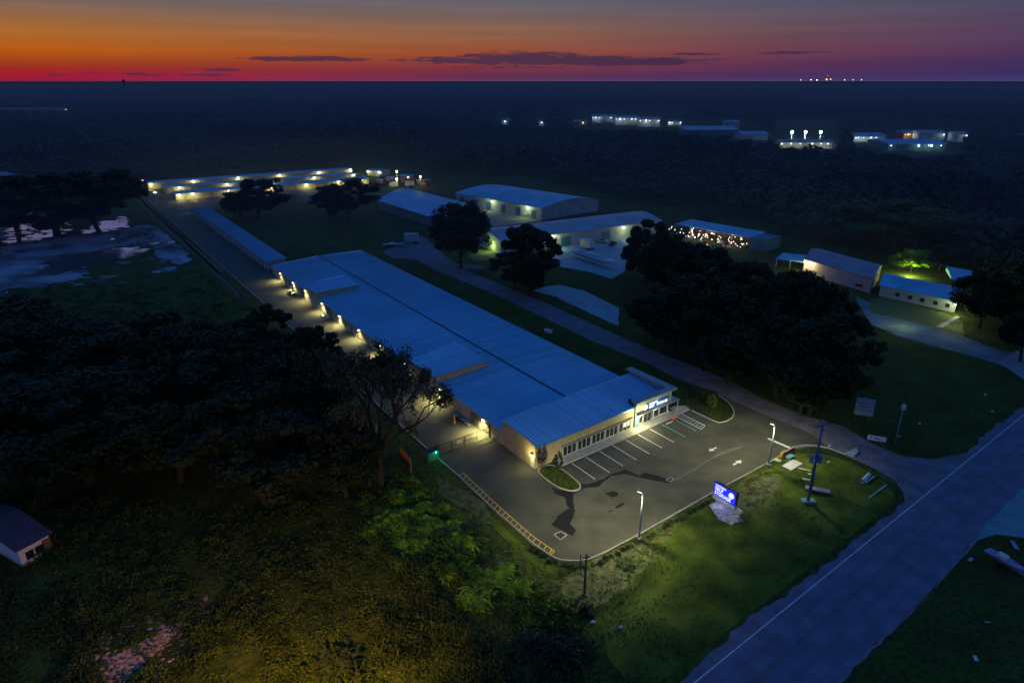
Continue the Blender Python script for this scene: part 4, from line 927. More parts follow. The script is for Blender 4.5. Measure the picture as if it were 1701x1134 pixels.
far_block(0, 112, 183, 2, 6, M_fw, M_roofg, 'thin pale strip of far building at left edge', ((.995, .9),), E_amber)
struct('yard', MB().sheet(PX((1285, 246), (1290, 236), (1375, 234), (1385, 247)), .02), M_conc)
for x, lb in ((1313, 'left'), (1335, 'middle'), (1360, 'right')):
    b_ = P(x, 240); t_ = thing('floodlight_mast', lb + ' of the three floodlight masts over the far yard', 'floodlight', b_); h = 11.0
    MB().tube(b_, b_ + UZ * h, .3, .2, 6).build('mast', M_polec, t_); MB().ball(b_ + UZ * h, 1.25, 8, 6).build('lamp_head', glow('flood_glow', (.8, 1.0, .9), 22), t_); light(b_ + UZ * (h - .5) - Vector((0, 2.5, 0)), 26000, (.85, 1, .8), 1, t_, spot=140)
# lights on the horizon, right of centre
for x, y, m_, s_, lb in ((1297, 133.6, E_amber, 6, 'faint amber light'), (1313, 133.2, E_far, 6, 'first white light'), (1322, 133.4, E_far, 7, 'second white light'), (1337, 132.8, E_amber, 11, 'bright amber light cluster'), (1343, 132.6, E_amber, 8, 'amber light beside the cluster'), (1338, 127.5, E_red, 5, 'red beacon above the cluster'), (1365, 133.4, E_amber, 7, 'amber light right of the cluster'), (1378, 133.2, E_amber, 6, 'second amber light from the right'), (1391, 133.2, E_amber, 7, 'rightmost amber light')):
    D = 9000.0; b_ = Vector(((x - 850.5) / FL * D / math.cos(PITCH) * .93, D, 0)); h = CH + (135 - y) / FL * D * 1.0 / math.cos(PITCH) * .99
    t_ = thing('light_mast', lb + ' on the far horizon', 'light mast', b_); MB().tube(b_, b_ + UZ * h, 1.2, .8, 6).build('mast', M_black, t_); MB().ball(b_ + UZ * h, s_ * .75, 8, 6).build('lamp', m_, t_)
D = 5200.0; b_ = Vector(((249 - 850.5) / FL * D / math.cos(PITCH) * .93, D, 0)); t_ = thing('water_tower', 'tiny dark water tower on the left horizon', 'water tower', b_)
for a in range(4): d = Vector((math.cos(a * 1.57 + .7), math.sin(a * 1.57 + .7), 0)); MB().tube(b_ + d * 7, b_ + d * 4 + UZ * 50, 1.1, .9, 6).build('leg', M_black, t_)
MB().ball(b_ + UZ * 57, 10, 12, 8, (1, 1, .9)).build('tank', M_black, t_); MB().tube(b_ + UZ * 64, b_ + UZ * 72, 1.5).build('mast', M_black, t_)

# ------------------------------------------------------------------ small things on the corner lawn
def slab(name, label, cat, c, d, l, w, z0, th, m, legs=0, tilt=0):
    t_ = thing(name, label, cat, c); d = Vector(d).normalized(); e = Vector((-d.y, d.x, 0)); c = Vector(c)
    MB().box(c + UZ * (z0 + th / 2), d * l / 2, e * w / 2 + UZ * tilt, UZ * th / 2).build('panel', m, t_)
    if legs:
        for a in (-.42, .42):
            for b in (-.4, .4): MB().box(c + d * l * a + e * w * b + UZ * z0 / 2, d * .04, e * .04, UZ * z0 / 2).build('leg', M_wood, t_)
    return t_
y2 = lambda x, y: P(1270 + x / 5.4, 640 + y / 5.4)
slab('plywood_sheet', 'large white board lying flat beside the yellow posts', 'board', y2(245, 718), U, 3.2, 1.6, .12, .05, M_board, 1)
slab('plywood_sheet', 'small pale board left of the white one, against the kerb', 'board', y2(118, 675), U, .9, 1.0, .1, .05, mat('greenish_board', (.4, .42, .2), .8), 1)
slab('plywood_sheet', 'tilted pale panel just above the utility pole base', 'board', y2(460, 690), U, 1.4, 1.0, .2, .05, M_board, 1, .12)
slab('bench', 'low pale mauve bench behind the utility pole base', 'bench', y2(470, 955), Vector((1, -.35, 0)), 3.3, .9, .45, .08, mat('mauve_board', (.33, .28, .36), .8), 1)
slab('plywood_sheet', 'narrow greenish plank left of the utility pole', 'board', y2(375, 845), Vector((1, -.4, 0)), 1.1, .35, .06, .05, mat('teal_plank', (.2, .35, .28), .8), 1)
slab('plywood_sheet', 'long thin plank lying toward the utility pole', 'board', y2(355, 755), Vector((1, -.5, 0)), 1.8, .25, .06, .05, M_board, 1)
slab('plywood_sheet', 'small scrap board nearest the utility pole', 'board', y2(405, 797), Vector((1, -.4, 0)), .5, .3, .06, .05, M_board, 1)
slab('crate', 'blue crate behind the white board near the kerb', 'crate', y2(225, 660), U, 1.2, .8, .3, .35, mat('blue_tarp', (.12, .26, .34), .7), 1)
for k, (x, y) in enumerate(((143, 650), (162, 640), (178, 632))):
    b_ = y2(x, y); t_ = thing('bollard', ('leftmost', 'middle', 'rightmost')[k] + ' of the three yellow posts by the lot entrance', 'bollard', b_, 'yellow posts by the lot entrance'); MB().tube(b_, b_ + UZ * 1.1, .1, n=8).build('post', M_yellow, t_); MB().ball(b_ + UZ * 1.1, .1, 8, 6, (1, 1, .6)).build('cap', M_yellow, t_)
fb_ = thing('barrier_fence', 'orange mesh barrier beside the yellow posts', 'barrier', y2(210, 640)); MB().wall(y2(165, 652), y2(262, 600), .1, .95, .05).build('mesh_panel', mat('orange_mesh', (.4, .13, .05), .8, var=.3, scale=3), fb_)
for x, y in ((165, 652), (262, 600)): MB().tube(y2(x, y), y2(x, y) + UZ * 1.1, .04).build('stake', M_wood, fb_)
cl_ = thing('culvert_pipe', 'short pale pipe segment lying on the corner lawn', 'pipe', y2(905, 850))
MB().tube(y2(870, 875) + UZ * .3, y2(935, 810) + UZ * .3, .3, n=14, cap=False).build('pipe', M_board, cl_); MB().tube(y2(900, 882) + UZ * .2, y2(980, 825) + UZ * .2, .12, n=10).build('rail', M_board, cl_)
pp = thing('long_pipe', 'long thin white pipe lying on the grass near the road', 'pipe', y2(1010, 955)); MB().tube(y2(935, 1010) + UZ * .08, y2(1090, 895) + UZ * .08, .07).build('pipe', M_pipe, pp)
cv = thing('drain_headwall', 'pale concrete wedge at the mouth of the lane', 'drain', y2(785, 605)); MB().prism([y2(715, 618), y2(800, 640), y2(845, 600), y2(820, 568), y2(770, 590)], 0, .25).build('slab', mat('pale_wedge', (.25, .36, .33), .8), cv)
# signs across the lane
def panel_sign(label, c, d, w, panels, zt, post=True, tiltx=0):
    t_ = thing('sign_board', label, 'sign', c); d = Vector(d).normalized(); e = Vector((d.y, -d.x, 0)); c = Vector(c); z = zt
    for h, m in panels:
        o = MB().box(c + UZ * (z - h / 2) + e * .06, d * w / 2, e * .04, UZ * h / 2).build('panel', m, t_); z -= h + .12
    if post:
        for a in (-.35, .35): MB().box(c + d * w * a + UZ * zt / 2, d * .06, e * .03, UZ * zt / 2).build('post', M_wood, t_)
    return t_, d, e, c
pn = mat('sign_panel_blue_grey', (.32, .36, .48), .6, var=.12, scale=2)
dS = Vector((1, -.42, 0)).normalized()
s1 = panel_sign('tall sign of three stacked pale panels on the dark lawn', P(1431, 701), dS, 2.9, [(.95, pn), (1.05, pn), (1.0, mat('sign_panel_green', (.26, .38, .36), .6))], 4.6)
k = MB()
for a, w_ in ((-.75, .22), (-.25, .16), (.2, .2), (.65, .12)): k.box(s1[3] + s1[1] * a + s1[2] * .11 + UZ * 3.02, s1[1] * w_, s1[2] * .005, UZ * .13)
k.build('sign_mark', mat('grey_letters', (.1, .12, .16)), s1[0])
s2 = panel_sign('small white sign board on short posts beside the lane', P(1454, 739), dS, 2.7, [(.85, mat('sign_white', (.5, .52, .62), .6))], 1.7)
for x, y in ((940 - 925 + 0, 0),): 
    k = MB()
    for a in (-.9, -.2, .1): k.box(s2[3] + s2[1] * a + s2[2] * .11 + UZ * 1.3, s2[1] * .16, s2[2] * .005, UZ * .1)
    k.build('sign_mark', mat('grey_letters', (.1, .12, .16)), s2[0])
# stones and small lit markers
for k, (x, y, lb) in enumerate(((1378, 741 + 0, 'pale stone at the lane mouth'), (1527, 704, 'small pale marker on the right lawn'), (1636, 656, 'pale stone near the road verge'), (1648, 684, 'pale stone pair by the road edge'), (1031, 1042, 'small white stone on the dark lawn'), (985, 1034, 'whitish stone below the wooden pole'), (774, 860, 'pale marker left of the yellow hatching'), (1376, 768, 'tiny pale stone by the utility pole'))):
    b_ = P(x, y); t_ = MB(); 
    rr2 = random.Random(k); t_.ball((0, 0, .12), .24, 7, 5, (1.2, .8, .7)); t_.v = [(a + b_.x + rr2.uniform(-.04, .04), b + b_.y + rr2.uniform(-.04, .04), c) for a, b, c in t_.v]
    o = t_.build('stone', M_board, None, b_); tag(o, lb, 'stone')
hyd = P(1109, 687); t_ = thing('disabled_parking_sign', 'thin blue-topped parking sign post at the pavement edge', 'sign', B(31.0, -1.3)); MB().tube(B(28.4, -1.7, .14), B(28.4, -1.7, 1.9), .03).build('post', M_galv, t_); MB().box(B(28.4, -1.74, 1.75), U * .15, V * .01, UZ * .22).build('plate', M_board, t_)
tp = thing('tactile_mat', 'small orange-red ramp mat at the end of the pavement', 'mat', B(29.6, -1.8)); MB().prism([B(29.2, -2.2), B(30.4, -2.2), B(30.4, -1.75), B(29.2, -1.75)], .0, .16).build('ramp', M_orangep, tp)
ac = thing('roof_vent', 'small white vent on the grass strip behind the hall', 'vent', P(911, 552)); MB().box(P(911, 552) + UZ * .3, Vector((.7, -.5, 0)), Vector((.25, .3, 0)), UZ * .3).build('box', M_board, ac); MB().box(P(911, 552) + UZ * .65, Vector((.8, -.6, 0)), Vector((.3, .35, 0)), UZ * .04).build('lid', M_board, ac)
# vehicles
def trailer(p, q, w, h, m, label, name='box_trailer', top=None):
    p, q = Vector(p), Vector(q); d = (q - p).normalized(); e = Vector((-d.y, d.x, 0)); c = (p + q) / 2; l = (q - p).length
    t_ = thing(name, label, 'trailer', c)
    body = MB(); body.box(c + UZ * (.9 + h / 2), d * l / 2, e * w / 2, UZ * h / 2); bo_ = body.build('body', m, t_)
    rb = MB(); 
    for k in range(int(l / .9)): rb.box(p + d * (.5 + k * .9) + UZ * (.9 + h / 2) - e * (w / 2 + .02), d * .04, e * .02, UZ * h * .48)
    rb.build('ribs', M_trim, bo_)
    MB().box(c + UZ * (.92 + h), d * (l / 2 + .05), e * (w / 2 + .05), UZ * .04).build('roof', top or m, t_)
    MB().box(c + UZ * .75, d * l * .48, e * .4, UZ * .12).build('chassis', M_black, t_)
    for f in (.36, .28):
        for sg in (-1, 1): MB().tube(c + d * l * f + e * (w / 2 - .25) * sg + UZ * .5, c + d * l * f + e * (w / 2) * sg + UZ * .5, .5, n=14).build('wheel', M_black, t_)
    for sg in (-1, 1): MB().box(c - d * l * .36 + e * w * .35 * sg + UZ * .4, d * .06, e * .06, UZ * .4).build('landing_leg', M_black, t_)
    return t_
trailer(P(967, 412), P(983, 416), 2.3, 2.6, M_board, 'short cream box truck body behind the long trailer')
trailer(P(672, 404), P(695, 404), 2.4, 2.6, mat('cargo_teal', (.2, .34, .38), .5), 'square pale cargo trailer at the end of the lane')
def car(p, d, m, label):
    d = Vector(d).normalized(); e = Vector((-d.y, d.x, 0)); c = Vector(p); t_ = thing('parked_car', label, 'car', c)
    b_ = MB(); n = 8; prof = [(-2.2, .35, .85), (-1.5, .35, 1.0), (-.9, .35, 1.0), (.9, .35, .98), (1.6, .35, .9), (2.2, .4, .7)]
    for (a, z0, z1), (a2, y0, y1) in zip(prof, prof[1:]):
        b_.prism([c + d * a - e * .88, c + d * a2 - e * .88, c + d * a2 + e * .88, c + d * a + e * .88], .35, [z1, y1, y1, z1])
    b_.build('body', m, t_)
    cb = MB(); cb.v = [tuple(c + d * x + e * y + UZ * z) for x, y, z in ((-1.6, -.8, .98), (1.0, -.8, .96), (1.0, .8, .96), (-1.6, .8, .98), (-1.1, -.65, 1.45), (.3, -.65, 1.45), (.3, .65, 1.45), (-1.1, .65, 1.45))]; cb.f = [(3, 2, 1, 0), (4, 5, 6, 7), (0, 1, 5, 4), (1, 2, 6, 5), (2, 3, 7, 6), (3, 0, 4, 7)]
    cb.build('cabin_glass', M_glass, t_)
    MB().box(c + d * -.4 + UZ * 1.47, d * .72, e * .64, UZ * .02).build('roof', m, t_)
    for x in (-1.35, 1.35):
        for sg in (-1, 1): MB().tube(c + d * x + e * .75 * sg + UZ * .33, c + d * x + e * .92 * sg + UZ * .33, .33, n=12).build('wheel', M_black, t_)
    for sg in (-1, 1): MB().box(c + d * 2.2 + e * .6 * sg + UZ * .62, d * .03, e * .15, UZ * .08).build('headlight', M_board, t_)
M_cb = mat('car_blue', (.05, .12, .3), .3, .4); M_cw = mat('car_silver', (.4, .4, .42), .3, .5); M_cd = mat('car_dark', (.04, .04, .05), .3, .3)
car(P(486, 327), Vector((1, .3, 0)), M_cb, 'blue car parked in front of the nearest rear row')
for x, y, m_, lb in ((1000, 403, M_cw, 'silver car in the warehouse yard behind the long trailer'), (1018, 407, M_cd, 'dark car beside the silver one in the warehouse yard'), (985, 398, M_cd, 'dark car nearest the warehouse wall'), (822, 349, M_cw, 'pale car under the left lamp of the arched warehouse'), (850, 352, M_cd, 'dark car in the arched warehouse yard'), (878, 361, M_cw, 'pale car under the right lamp of the arched warehouse'), (1172, 413, M_cd, 'dark car before the string-lit shed, left'), (1190, 421, M_cb, 'blue car before the string-lit shed, right')): car(P(x, y), Vector((rr.uniform(-1, 1), rr.uniform(-1, 1), 0)), m_, lb)
def boat(c, d, l, m, label, wf=.32, zs=1.0):
    d = Vector(d).normalized(); e = Vector((-d.y, d.x, 0)); c = Vector(c); t_ = thing('boat_on_trailer', label, 'boat', c); h = MB()
    st_ = [(-.5, .42, .9), (-.2, .5, 1.0), (.15, .46, 1.0), (.38, .26, 1.08), (.5, .02, 1.2)]; sec = []
    for a, w, z in st_: sec.append([c + d * l * a + e * sg * w * l * wf * k + UZ * zz * zs for sg, k, zz in ((-1, 1, z), (-1, .7, .65), (0, 0, .5), (1, .7, .65), (1, 1, z))])
    for s0, s1_ in zip(sec, sec[1:]):
        for k in range(4): h.face(s0[k], s0[k + 1], s1_[k + 1], s1_[k])
        h.face(s0[0], s1_[0], s1_[4], s0[4])
    h.face(*sec[0]); h.build('hull', m, t_)
    MB().box(c + UZ * (1.0 * zs + .2) - d * .1 * l, d * .12 * l, e * .08 * l * wf / .32, UZ * .22).build('console', M_board, t_)
    MB().box(c + UZ * .42, d * l * .5, e * .3, UZ * .05).build('trailer_frame', M_galv, t_)
    for sg in (-1, 1): MB().tube(c + e * .8 * sg + UZ * .3, c + e * 1.0 * sg + UZ * .3, .3, n=12).build('wheel', M_black, t_)
boat(P(655, 409.5), Vector((1, .1, 0)), 8, mat('boat_teal', (.16, .28, .34), .5), 'low dark boat beside the cargo trailer at the lane end')
bl_ = P(1022, 449) - P(955, 427); boat((P(955, 427) + P(1022, 449)) / 2, bl_, bl_.length * 1.05, mat('white_hull', (.66, .66, .74), .4, var=.06), 'large pale boat stored in the warehouse yard', .17, 2.6)
bo2 = [o for o in bpy.data.objects if o.get('label') == 'large pale boat stored in the warehouse yard'][0]; cb_ = (P(955, 427) + P(1022, 449)) / 2; db_ = bl_.normalized(); eb_ = Vector((-db_.y, db_.x, 0))
MB().box(cb_ + UZ * 2.66 - db_ * 1, db_ * bl_.length * .38, eb_ * bl_.length * .055, UZ * .06).build('deck', mat('deck_blue', (.12, .26, .42), .5), bo2)
MB().box(cb_ + UZ * 1.75 - db_ * 1 - eb_ * bl_.length * .0835, db_ * bl_.length * .4, eb_ * .02, UZ * .12).build('stripe', mat('stripe_blue', (.05, .12, .3), .5), bo2)
boat(P(1668, 940), Vector((.45, -1, 0)), 4.6, mat('boat_mauve', (.22, .20, .36), .5), 'small mauve boat among junk at the lower right edge')
slab('plywood_sheet', 'bluish panel beside the mauve boat at the right edge', 'board', P(1684, 908), Vector((.3, 1, 0)), 1.8, .5, .3, .06, mat('blue_tarp', (.12, .26, .34), .7), 1)
slab('plywood_sheet', 'small pale bluish scrap near the road, lower right', 'board', P(1612, 930), Vector((1, .6, 0)), .9, .4, .1, .05, mat('mauve_board', (.33, .28, .36), .8), 1)
slab('plywood_sheet', 'small pale green scrap in the bottom right corner', 'board', P(1620, 1094), Vector((.3, 1, 0)), .7, .35, .1, .05, mat('pale_green_scrap', (.4, .55, .5), .8), 1)
slab('plywood_sheet', 'thin teal scrap above the bottom right corner one', 'board', P(1640, 1034), Vector((1, -.1, 0)), .6, .16, .1, .05, mat('teal_plank', (.2, .35, .28), .8), 1)

# ------------------------------------------------------------------ vegetation
def np_mesh(name, verts, faces4, m):
    me = bpy.data.meshes.new(name); nv = len(verts); nf = len(faces4)
    me.vertices.add(nv); me.vertices.foreach_set('co', verts.astype(np.float32).ravel())
    me.loops.add(nf * 4); me.loops.foreach_set('vertex_index', faces4.astype(np.int32).ravel())
    me.polygons.add(nf); me.polygons.foreach_set('loop_start', np.arange(0, nf * 4, 4, dtype=np.int32)); me.polygons.foreach_set('loop_total', np.full(nf, 4, dtype=np.int32))
    me.update(calc_edges=True); me.materials.append(m); return me
def leaf_quads(centers, normals, size, rng):
    n = len(centers); r = rng.normal(size=(n, 3)); a = np.cross(normals, r); a /= np.linalg.norm(a, axis=1)[:, None] + 1e-9; b = np.cross(normals, a)
    b /= np.linalg.norm(b, axis=1)[:, None] + 1e-9
    s = (size * rng.uniform(.6, 1.4, n))[:, None]; a = a * s; b = b * s * .62
    v = np.stack([centers - a, centers - b * .9, centers + a, centers + b * .9], 1).reshape(-1, 3)
    return v, np.arange(n * 4).reshape(-1, 4)
def crown(seed, rad, hgt, zc, clumps, per, leaf, crz=.5, lo=.14, hi=.27):
    rng = np.random.default_rng(seed); cs = []; ns = []
    lob = rng.normal(size=(6, 3)); lob /= np.linalg.norm(lob, axis=1)[:, None]; la = rng.uniform(-.22, .28, 6)
    for k in range(clumps):
        d = rng.normal(size=3); d /= np.linalg.norm(d); d[2] = d[2] * .9 + .12
        rr_ = rng.uniform(.45, 1.0) ** .6 * (1 + float((la * np.clip(lob @ d, 0, 1) ** 2).sum())); c = np.array([d[0] * rad * rr_, d[1] * rad * rr_, zc + d[2] * hgt * crz * rr_])
        cr = rad * rng.uniform(lo, hi)
        q = rng.normal(size=(per, 3)); q /= np.linalg.norm(q, axis=1)[:, None]
        pos = c + q * cr * (rng.uniform(.5, 1.05, per)[:, None]) * np.array([1, 1, .75])
        cs.append(pos); ns.append(q * .6 + rng.normal(size=(per, 3)) * .45 + np.array([0, 0, .35]))
    return leaf_quads(np.concatenate(cs), np.concatenate(ns), leaf, rng)
def trunk(mb, h, r, rng, rad, zc, n=7):
    p = Vector((0, 0, 0)); pts = [p]
    for k in range(4): p = p + Vector((rng.uniform(-.25, .25), rng.uniform(-.25, .25), zc * .3)); pts.append(p)
    for k in range(4): mb.tube(pts[k], pts[k + 1], r * (1 - k * .17), r * (1 - (k + 1) * .17), 8, False)
    for k in range(n):
        a = 6.28 * k / n + rng.uniform(-.3, .3); s_ = pts[1 + k % 3]; m1 = s_ + Vector((math.cos(a) * rad * .35, math.sin(a) * rad * .35, zc * .28)); m2 = m1 + Vector((math.cos(a + .3) * rad * .4, math.sin(a + .3) * rad * .4, zc * .2))
        mb.tube(s_, m1, r * .45, r * .28, 6, False); mb.tube(m1, m2, r * .28, r * .1, 5, False)
PROTO = {}; EXT = {}
def tree_proto(key, seed, leafm, clumps=85, per=170, leaf=.27, rad=5.0, h=12.0, zc=7.2, crz=.42):
    v, f = crown(seed, rad, h, zc, clumps, per, leaf, crz); me = np_mesh('crown', v, f, leafm)
    tb_ = MB(); trunk(tb_, h, .32, random.Random(seed), rad, zc)
    PROTO[key] = (me, tb_, None); EXT[key] = (float(np.percentile(np.hypot(v[:, 0], v[:, 1]), 97)), float(np.percentile(v[:, 2], 99.3)))
def plant_tree(key, b_, h, r, label, name='tree', cat='tree', group=None, rz=0.0):
    me, tb_, tm = PROTO[key]
    t_ = thing(name, label, cat, b_, group); ORG[t_.name] = Vector((0, 0, 0))
    if tm is None:
        o = tb_.build('trunk', M_bark, None, (0, 0, 0)); PROTO[key] = (me, tb_, o.data); o.parent = t_; o.location = (0, 0, 0)
    else: o = bpy.data.objects.new('trunk', tm); COL.objects.link(o); o.parent = t_
    c = bpy.data.objects.new('crown', me); COL.objects.link(c); c.parent = t_
    er, ez = EXT.get(key, (5.6, 12.6)); t_.scale = (r / er, r / er, h / ez); t_.rotation_euler = (0, 0, rz); return t_
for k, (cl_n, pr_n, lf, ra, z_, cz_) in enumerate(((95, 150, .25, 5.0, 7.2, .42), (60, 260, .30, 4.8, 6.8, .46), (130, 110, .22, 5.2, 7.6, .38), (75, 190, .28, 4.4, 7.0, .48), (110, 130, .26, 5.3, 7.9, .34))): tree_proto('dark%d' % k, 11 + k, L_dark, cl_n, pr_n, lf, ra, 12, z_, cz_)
for k in range(2): tree_proto('mid%d' % k, 31 + k, L_mid)
tree_proto('bright', 41, L_bright, 60, 120, .26); tree_proto('olive', 42, L_olive, 50, 130, .25); tree_proto('plum', 43, L_plum, 40, 110, .3)
tree_proto('sap', 51, L_mid, 40, 90, .42, 5, 12, 7.4, .5)
def T(key, x, y, ytop, wpx, label, name='broad_tree', group=None):
    b_ = P(x, y); dist = math.hypot(b_.y, CH) ; h = CH * (y - ytop) / (y - 135) * 1.03; r = wpx / 2 / FL * math.hypot(b_.length, CH)
    # vertical objects recede: height from the exact projection
    lo, hi = .5, 40
    for _ in range(30):
        m_ = (lo + hi) / 2; cz = -(b_.y * math.sin(PITCH) - (m_ - CH) * math.cos(PITCH)); 
        depth = b_.y * math.cos(PITCH) - (m_ - CH) * math.sin(PITCH); upc = b_.y * math.sin(PITCH) + (m_ - CH) * math.cos(PITCH)
        yy = 567 - FL * upc / depth
        if yy > ytop: lo = m_
        else: hi = m_
    return plant_tree(key, b_, lo, r, label, name, name.replace('_', ' '), group, rz=random.uniform(0, 6.28))
# left dark mass
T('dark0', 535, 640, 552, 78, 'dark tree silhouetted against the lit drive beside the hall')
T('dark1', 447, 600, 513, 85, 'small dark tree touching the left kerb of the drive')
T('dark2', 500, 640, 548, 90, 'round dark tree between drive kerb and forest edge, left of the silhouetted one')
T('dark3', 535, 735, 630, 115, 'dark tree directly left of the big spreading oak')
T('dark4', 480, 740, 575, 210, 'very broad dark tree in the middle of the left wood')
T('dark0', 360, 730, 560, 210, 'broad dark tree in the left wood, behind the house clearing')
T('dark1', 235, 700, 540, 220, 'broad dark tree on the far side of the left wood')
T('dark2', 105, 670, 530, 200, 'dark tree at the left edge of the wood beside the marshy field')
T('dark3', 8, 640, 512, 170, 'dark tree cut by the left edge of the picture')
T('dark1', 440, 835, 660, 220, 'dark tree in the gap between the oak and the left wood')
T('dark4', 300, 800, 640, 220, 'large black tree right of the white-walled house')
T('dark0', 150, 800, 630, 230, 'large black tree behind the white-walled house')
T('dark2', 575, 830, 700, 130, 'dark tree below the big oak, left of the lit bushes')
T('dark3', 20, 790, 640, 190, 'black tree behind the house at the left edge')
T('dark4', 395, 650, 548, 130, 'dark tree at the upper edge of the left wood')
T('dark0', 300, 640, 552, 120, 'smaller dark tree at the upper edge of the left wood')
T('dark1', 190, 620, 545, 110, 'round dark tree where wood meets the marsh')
# mid trees
T('dark2', 766, 446, 341, 108, 'round dark tree beside the lane, left of the lawn lamp')
T('dark3', 880, 492, 377, 100, 'tall round dark tree in front of the pale warehouse')
T('dark1', 855, 480, 420, 80, 'low dark tree just left of the tall round one')
T('dark0', 430, 364, 298, 92, 'dark tree in front of the rear storage rows, left one')
T('dark2', 400, 362, 326, 60, 'small dark tree left of the pair before the rear rows')
T('dark4', 580, 368, 300, 95, 'dark tree in front of the rear storage rows, right one')
T('dark3', 553, 362, 312, 60, 'small dark tree left of the right one before the rear rows')
T('dark1', 1072, 470, 370, 92, 'dark tree right of the long trailer yard')
T('dark2', 1110, 500, 392, 110, 'dark tree at the left of the right wood')
T('dark3', 1165, 520, 415, 120, 'dark tree before the string-lit shed')
T('dark4', 1232, 545, 444, 120, 'dark tree hiding the porch of the pinkish building')
T('dark0', 1120, 590, 470, 150, 'broad dark tree above the lane bend')
T('dark1', 1200, 600, 470, 150, 'broad dark tree in the heart of the right wood')
T('dark2', 1290, 600, 455, 150, 'broad dark tree before the pinkish building')
T('dark3', 1345, 610, 478, 115, 'dark tree at the right rim of the right wood')
T('dark4', 1290, 660, 520, 170, 'broad black tree nearest the lane')
T('dark0', 1345, 690, 530, 150, 'black tree behind the utility pole')
T('dark1', 1210, 640, 545, 110, 'dark tree on the lane verge')
T('dark3', 1340, 560, 480, 110, 'dark tree right in front of the pinkish wall')
T('mid0', 1330, 690, 600, 110, 'dim green tree beside the lane, lower edge of the right wood')
T('mid1', 1665, 545, 425, 95, 'olive tree at the right edge of the picture')
T('dark2', 1625, 545, 455, 90, 'dark tree right of the yard lamp')
T('dark4', 1695, 600, 520, 80, 'dark tree at the far right beside the blue lane')
T('bright', 1512, 452, 415, 52, 'bright green lit tree behind the blue-roofed house')
T('bright', 1492, 448, 425, 34, 'small bright green tree left of the lit one')
T('dark0', 1560, 450, 408, 70, 'dark tree behind the blue-roofed house')
T('mid1', 1488, 415, 340, 165, 'wide dim green crown behind the pinkish building')
T('dark3', 1600, 430, 372, 120, 'wide dark crown above the blue-roofed house')
T('bright', 1255, 395, 380, 30, 'small lit green tree at the end of the string-lit shed')
T('mid0', 1165, 375, 352, 30, 'slim lit tree behind the string-lit shed')
T('dark1', 95, 392, 290, 190, 'big dark tree over the sandy flats, left')
T('dark4', 165, 386, 285, 140, 'big dark tree over the sandy flats, right')
T('dark2', 30, 385, 300, 130, 'dark tree at the left edge beyond the flats')
T('dark3', 60, 560, 470, 90, 'low dark tree in the marsh at left') if False else None
# office planting
T('sap', 926, 793, 750, 19, 'slender young tree on the island at the office corner', 'young_tree')
T('plum', 899, 777, 743, 15, 'thin plum-leaved young tree against the office wall', 'young_tree')
T('olive', 1181, 683, 654, 19, 'small yellow-green tree on the grass island by the lane', 'young_tree')
# the big spreading oak, an open crown against the lit drive
def big_oak():
    b_ = P(632, 812); t_ = thing('oak_tree', 'big spreading oak silhouetted against the lit drive', 'tree', b_); ORG[t_.name] = Vector((0, 0, 0))
    rng = random.Random(4); mb = MB(); tips = []
    def br(p, d, l, r, lv):
        q = p + d * l; mb.tube(p, q, r, r * .72, 8 if lv < 2 else 5, False)
        if lv >= 2: tips.append((q, lv))
        if lv >= 5: return
        for k in range(2 if lv < 1 else rng.choice((2, 2, 3))):
            ax = Vector((rng.uniform(-1, 1), rng.uniform(-1, 1), rng.uniform(-.25, .55))).normalized()
            nd = (d * .75 + ax * .75).normalized(); br(q, nd, l * rng.uniform(.66, .86), r * .68, lv + 1)
    mb.tube((0, 0, 0), (.3, .2, 5.5), .62, .45, 10, False)
    for d, l, r in ((Vector((.75, .35, .38)), 4.2, .26), (Vector((.15, .2, 1)), 3.6, .34), (Vector((-.45, .3, .8)), 3.4, .3), (Vector((.5, -.2, .62)), 3.2, .24), (Vector((-.6, -.5, .5)), 3.2, .25), (Vector((.75, .6, .75)), 3.6, .25)):
        br(Vector((.3, .2, 5.0 + rng.uniform(-.8, .6))), d.normalized(), l, r, 0)
    mb.build('trunk', M_bark, None, (0, 0, 0)).parent = t_
    R2 = np.random.default_rng(3); cs = []; ns = []
    for q, lv in tips:
        n = 4 if lv < 4 else 26; pt = R2.normal(size=(n, 3)) * (.3 if lv < 4 else .36); cs.append(np.array(q) + pt); ns.append(R2.normal(size=(n, 3)) + np.array([0, 0, .4]))
    v, f = leaf_quads(np.concatenate(cs), np.concatenate(ns), .19, R2)
    c = bpy.data.objects.new('crown', np_mesh('crown', v, f, mat('oak_leaves', (.055, .065, .025), .7, var=.8, scale=1.2))); COL.objects.link(c); c.parent = t_; t_.location = b_
    t_.scale = (.84, .84, 1.36)
big_oak()
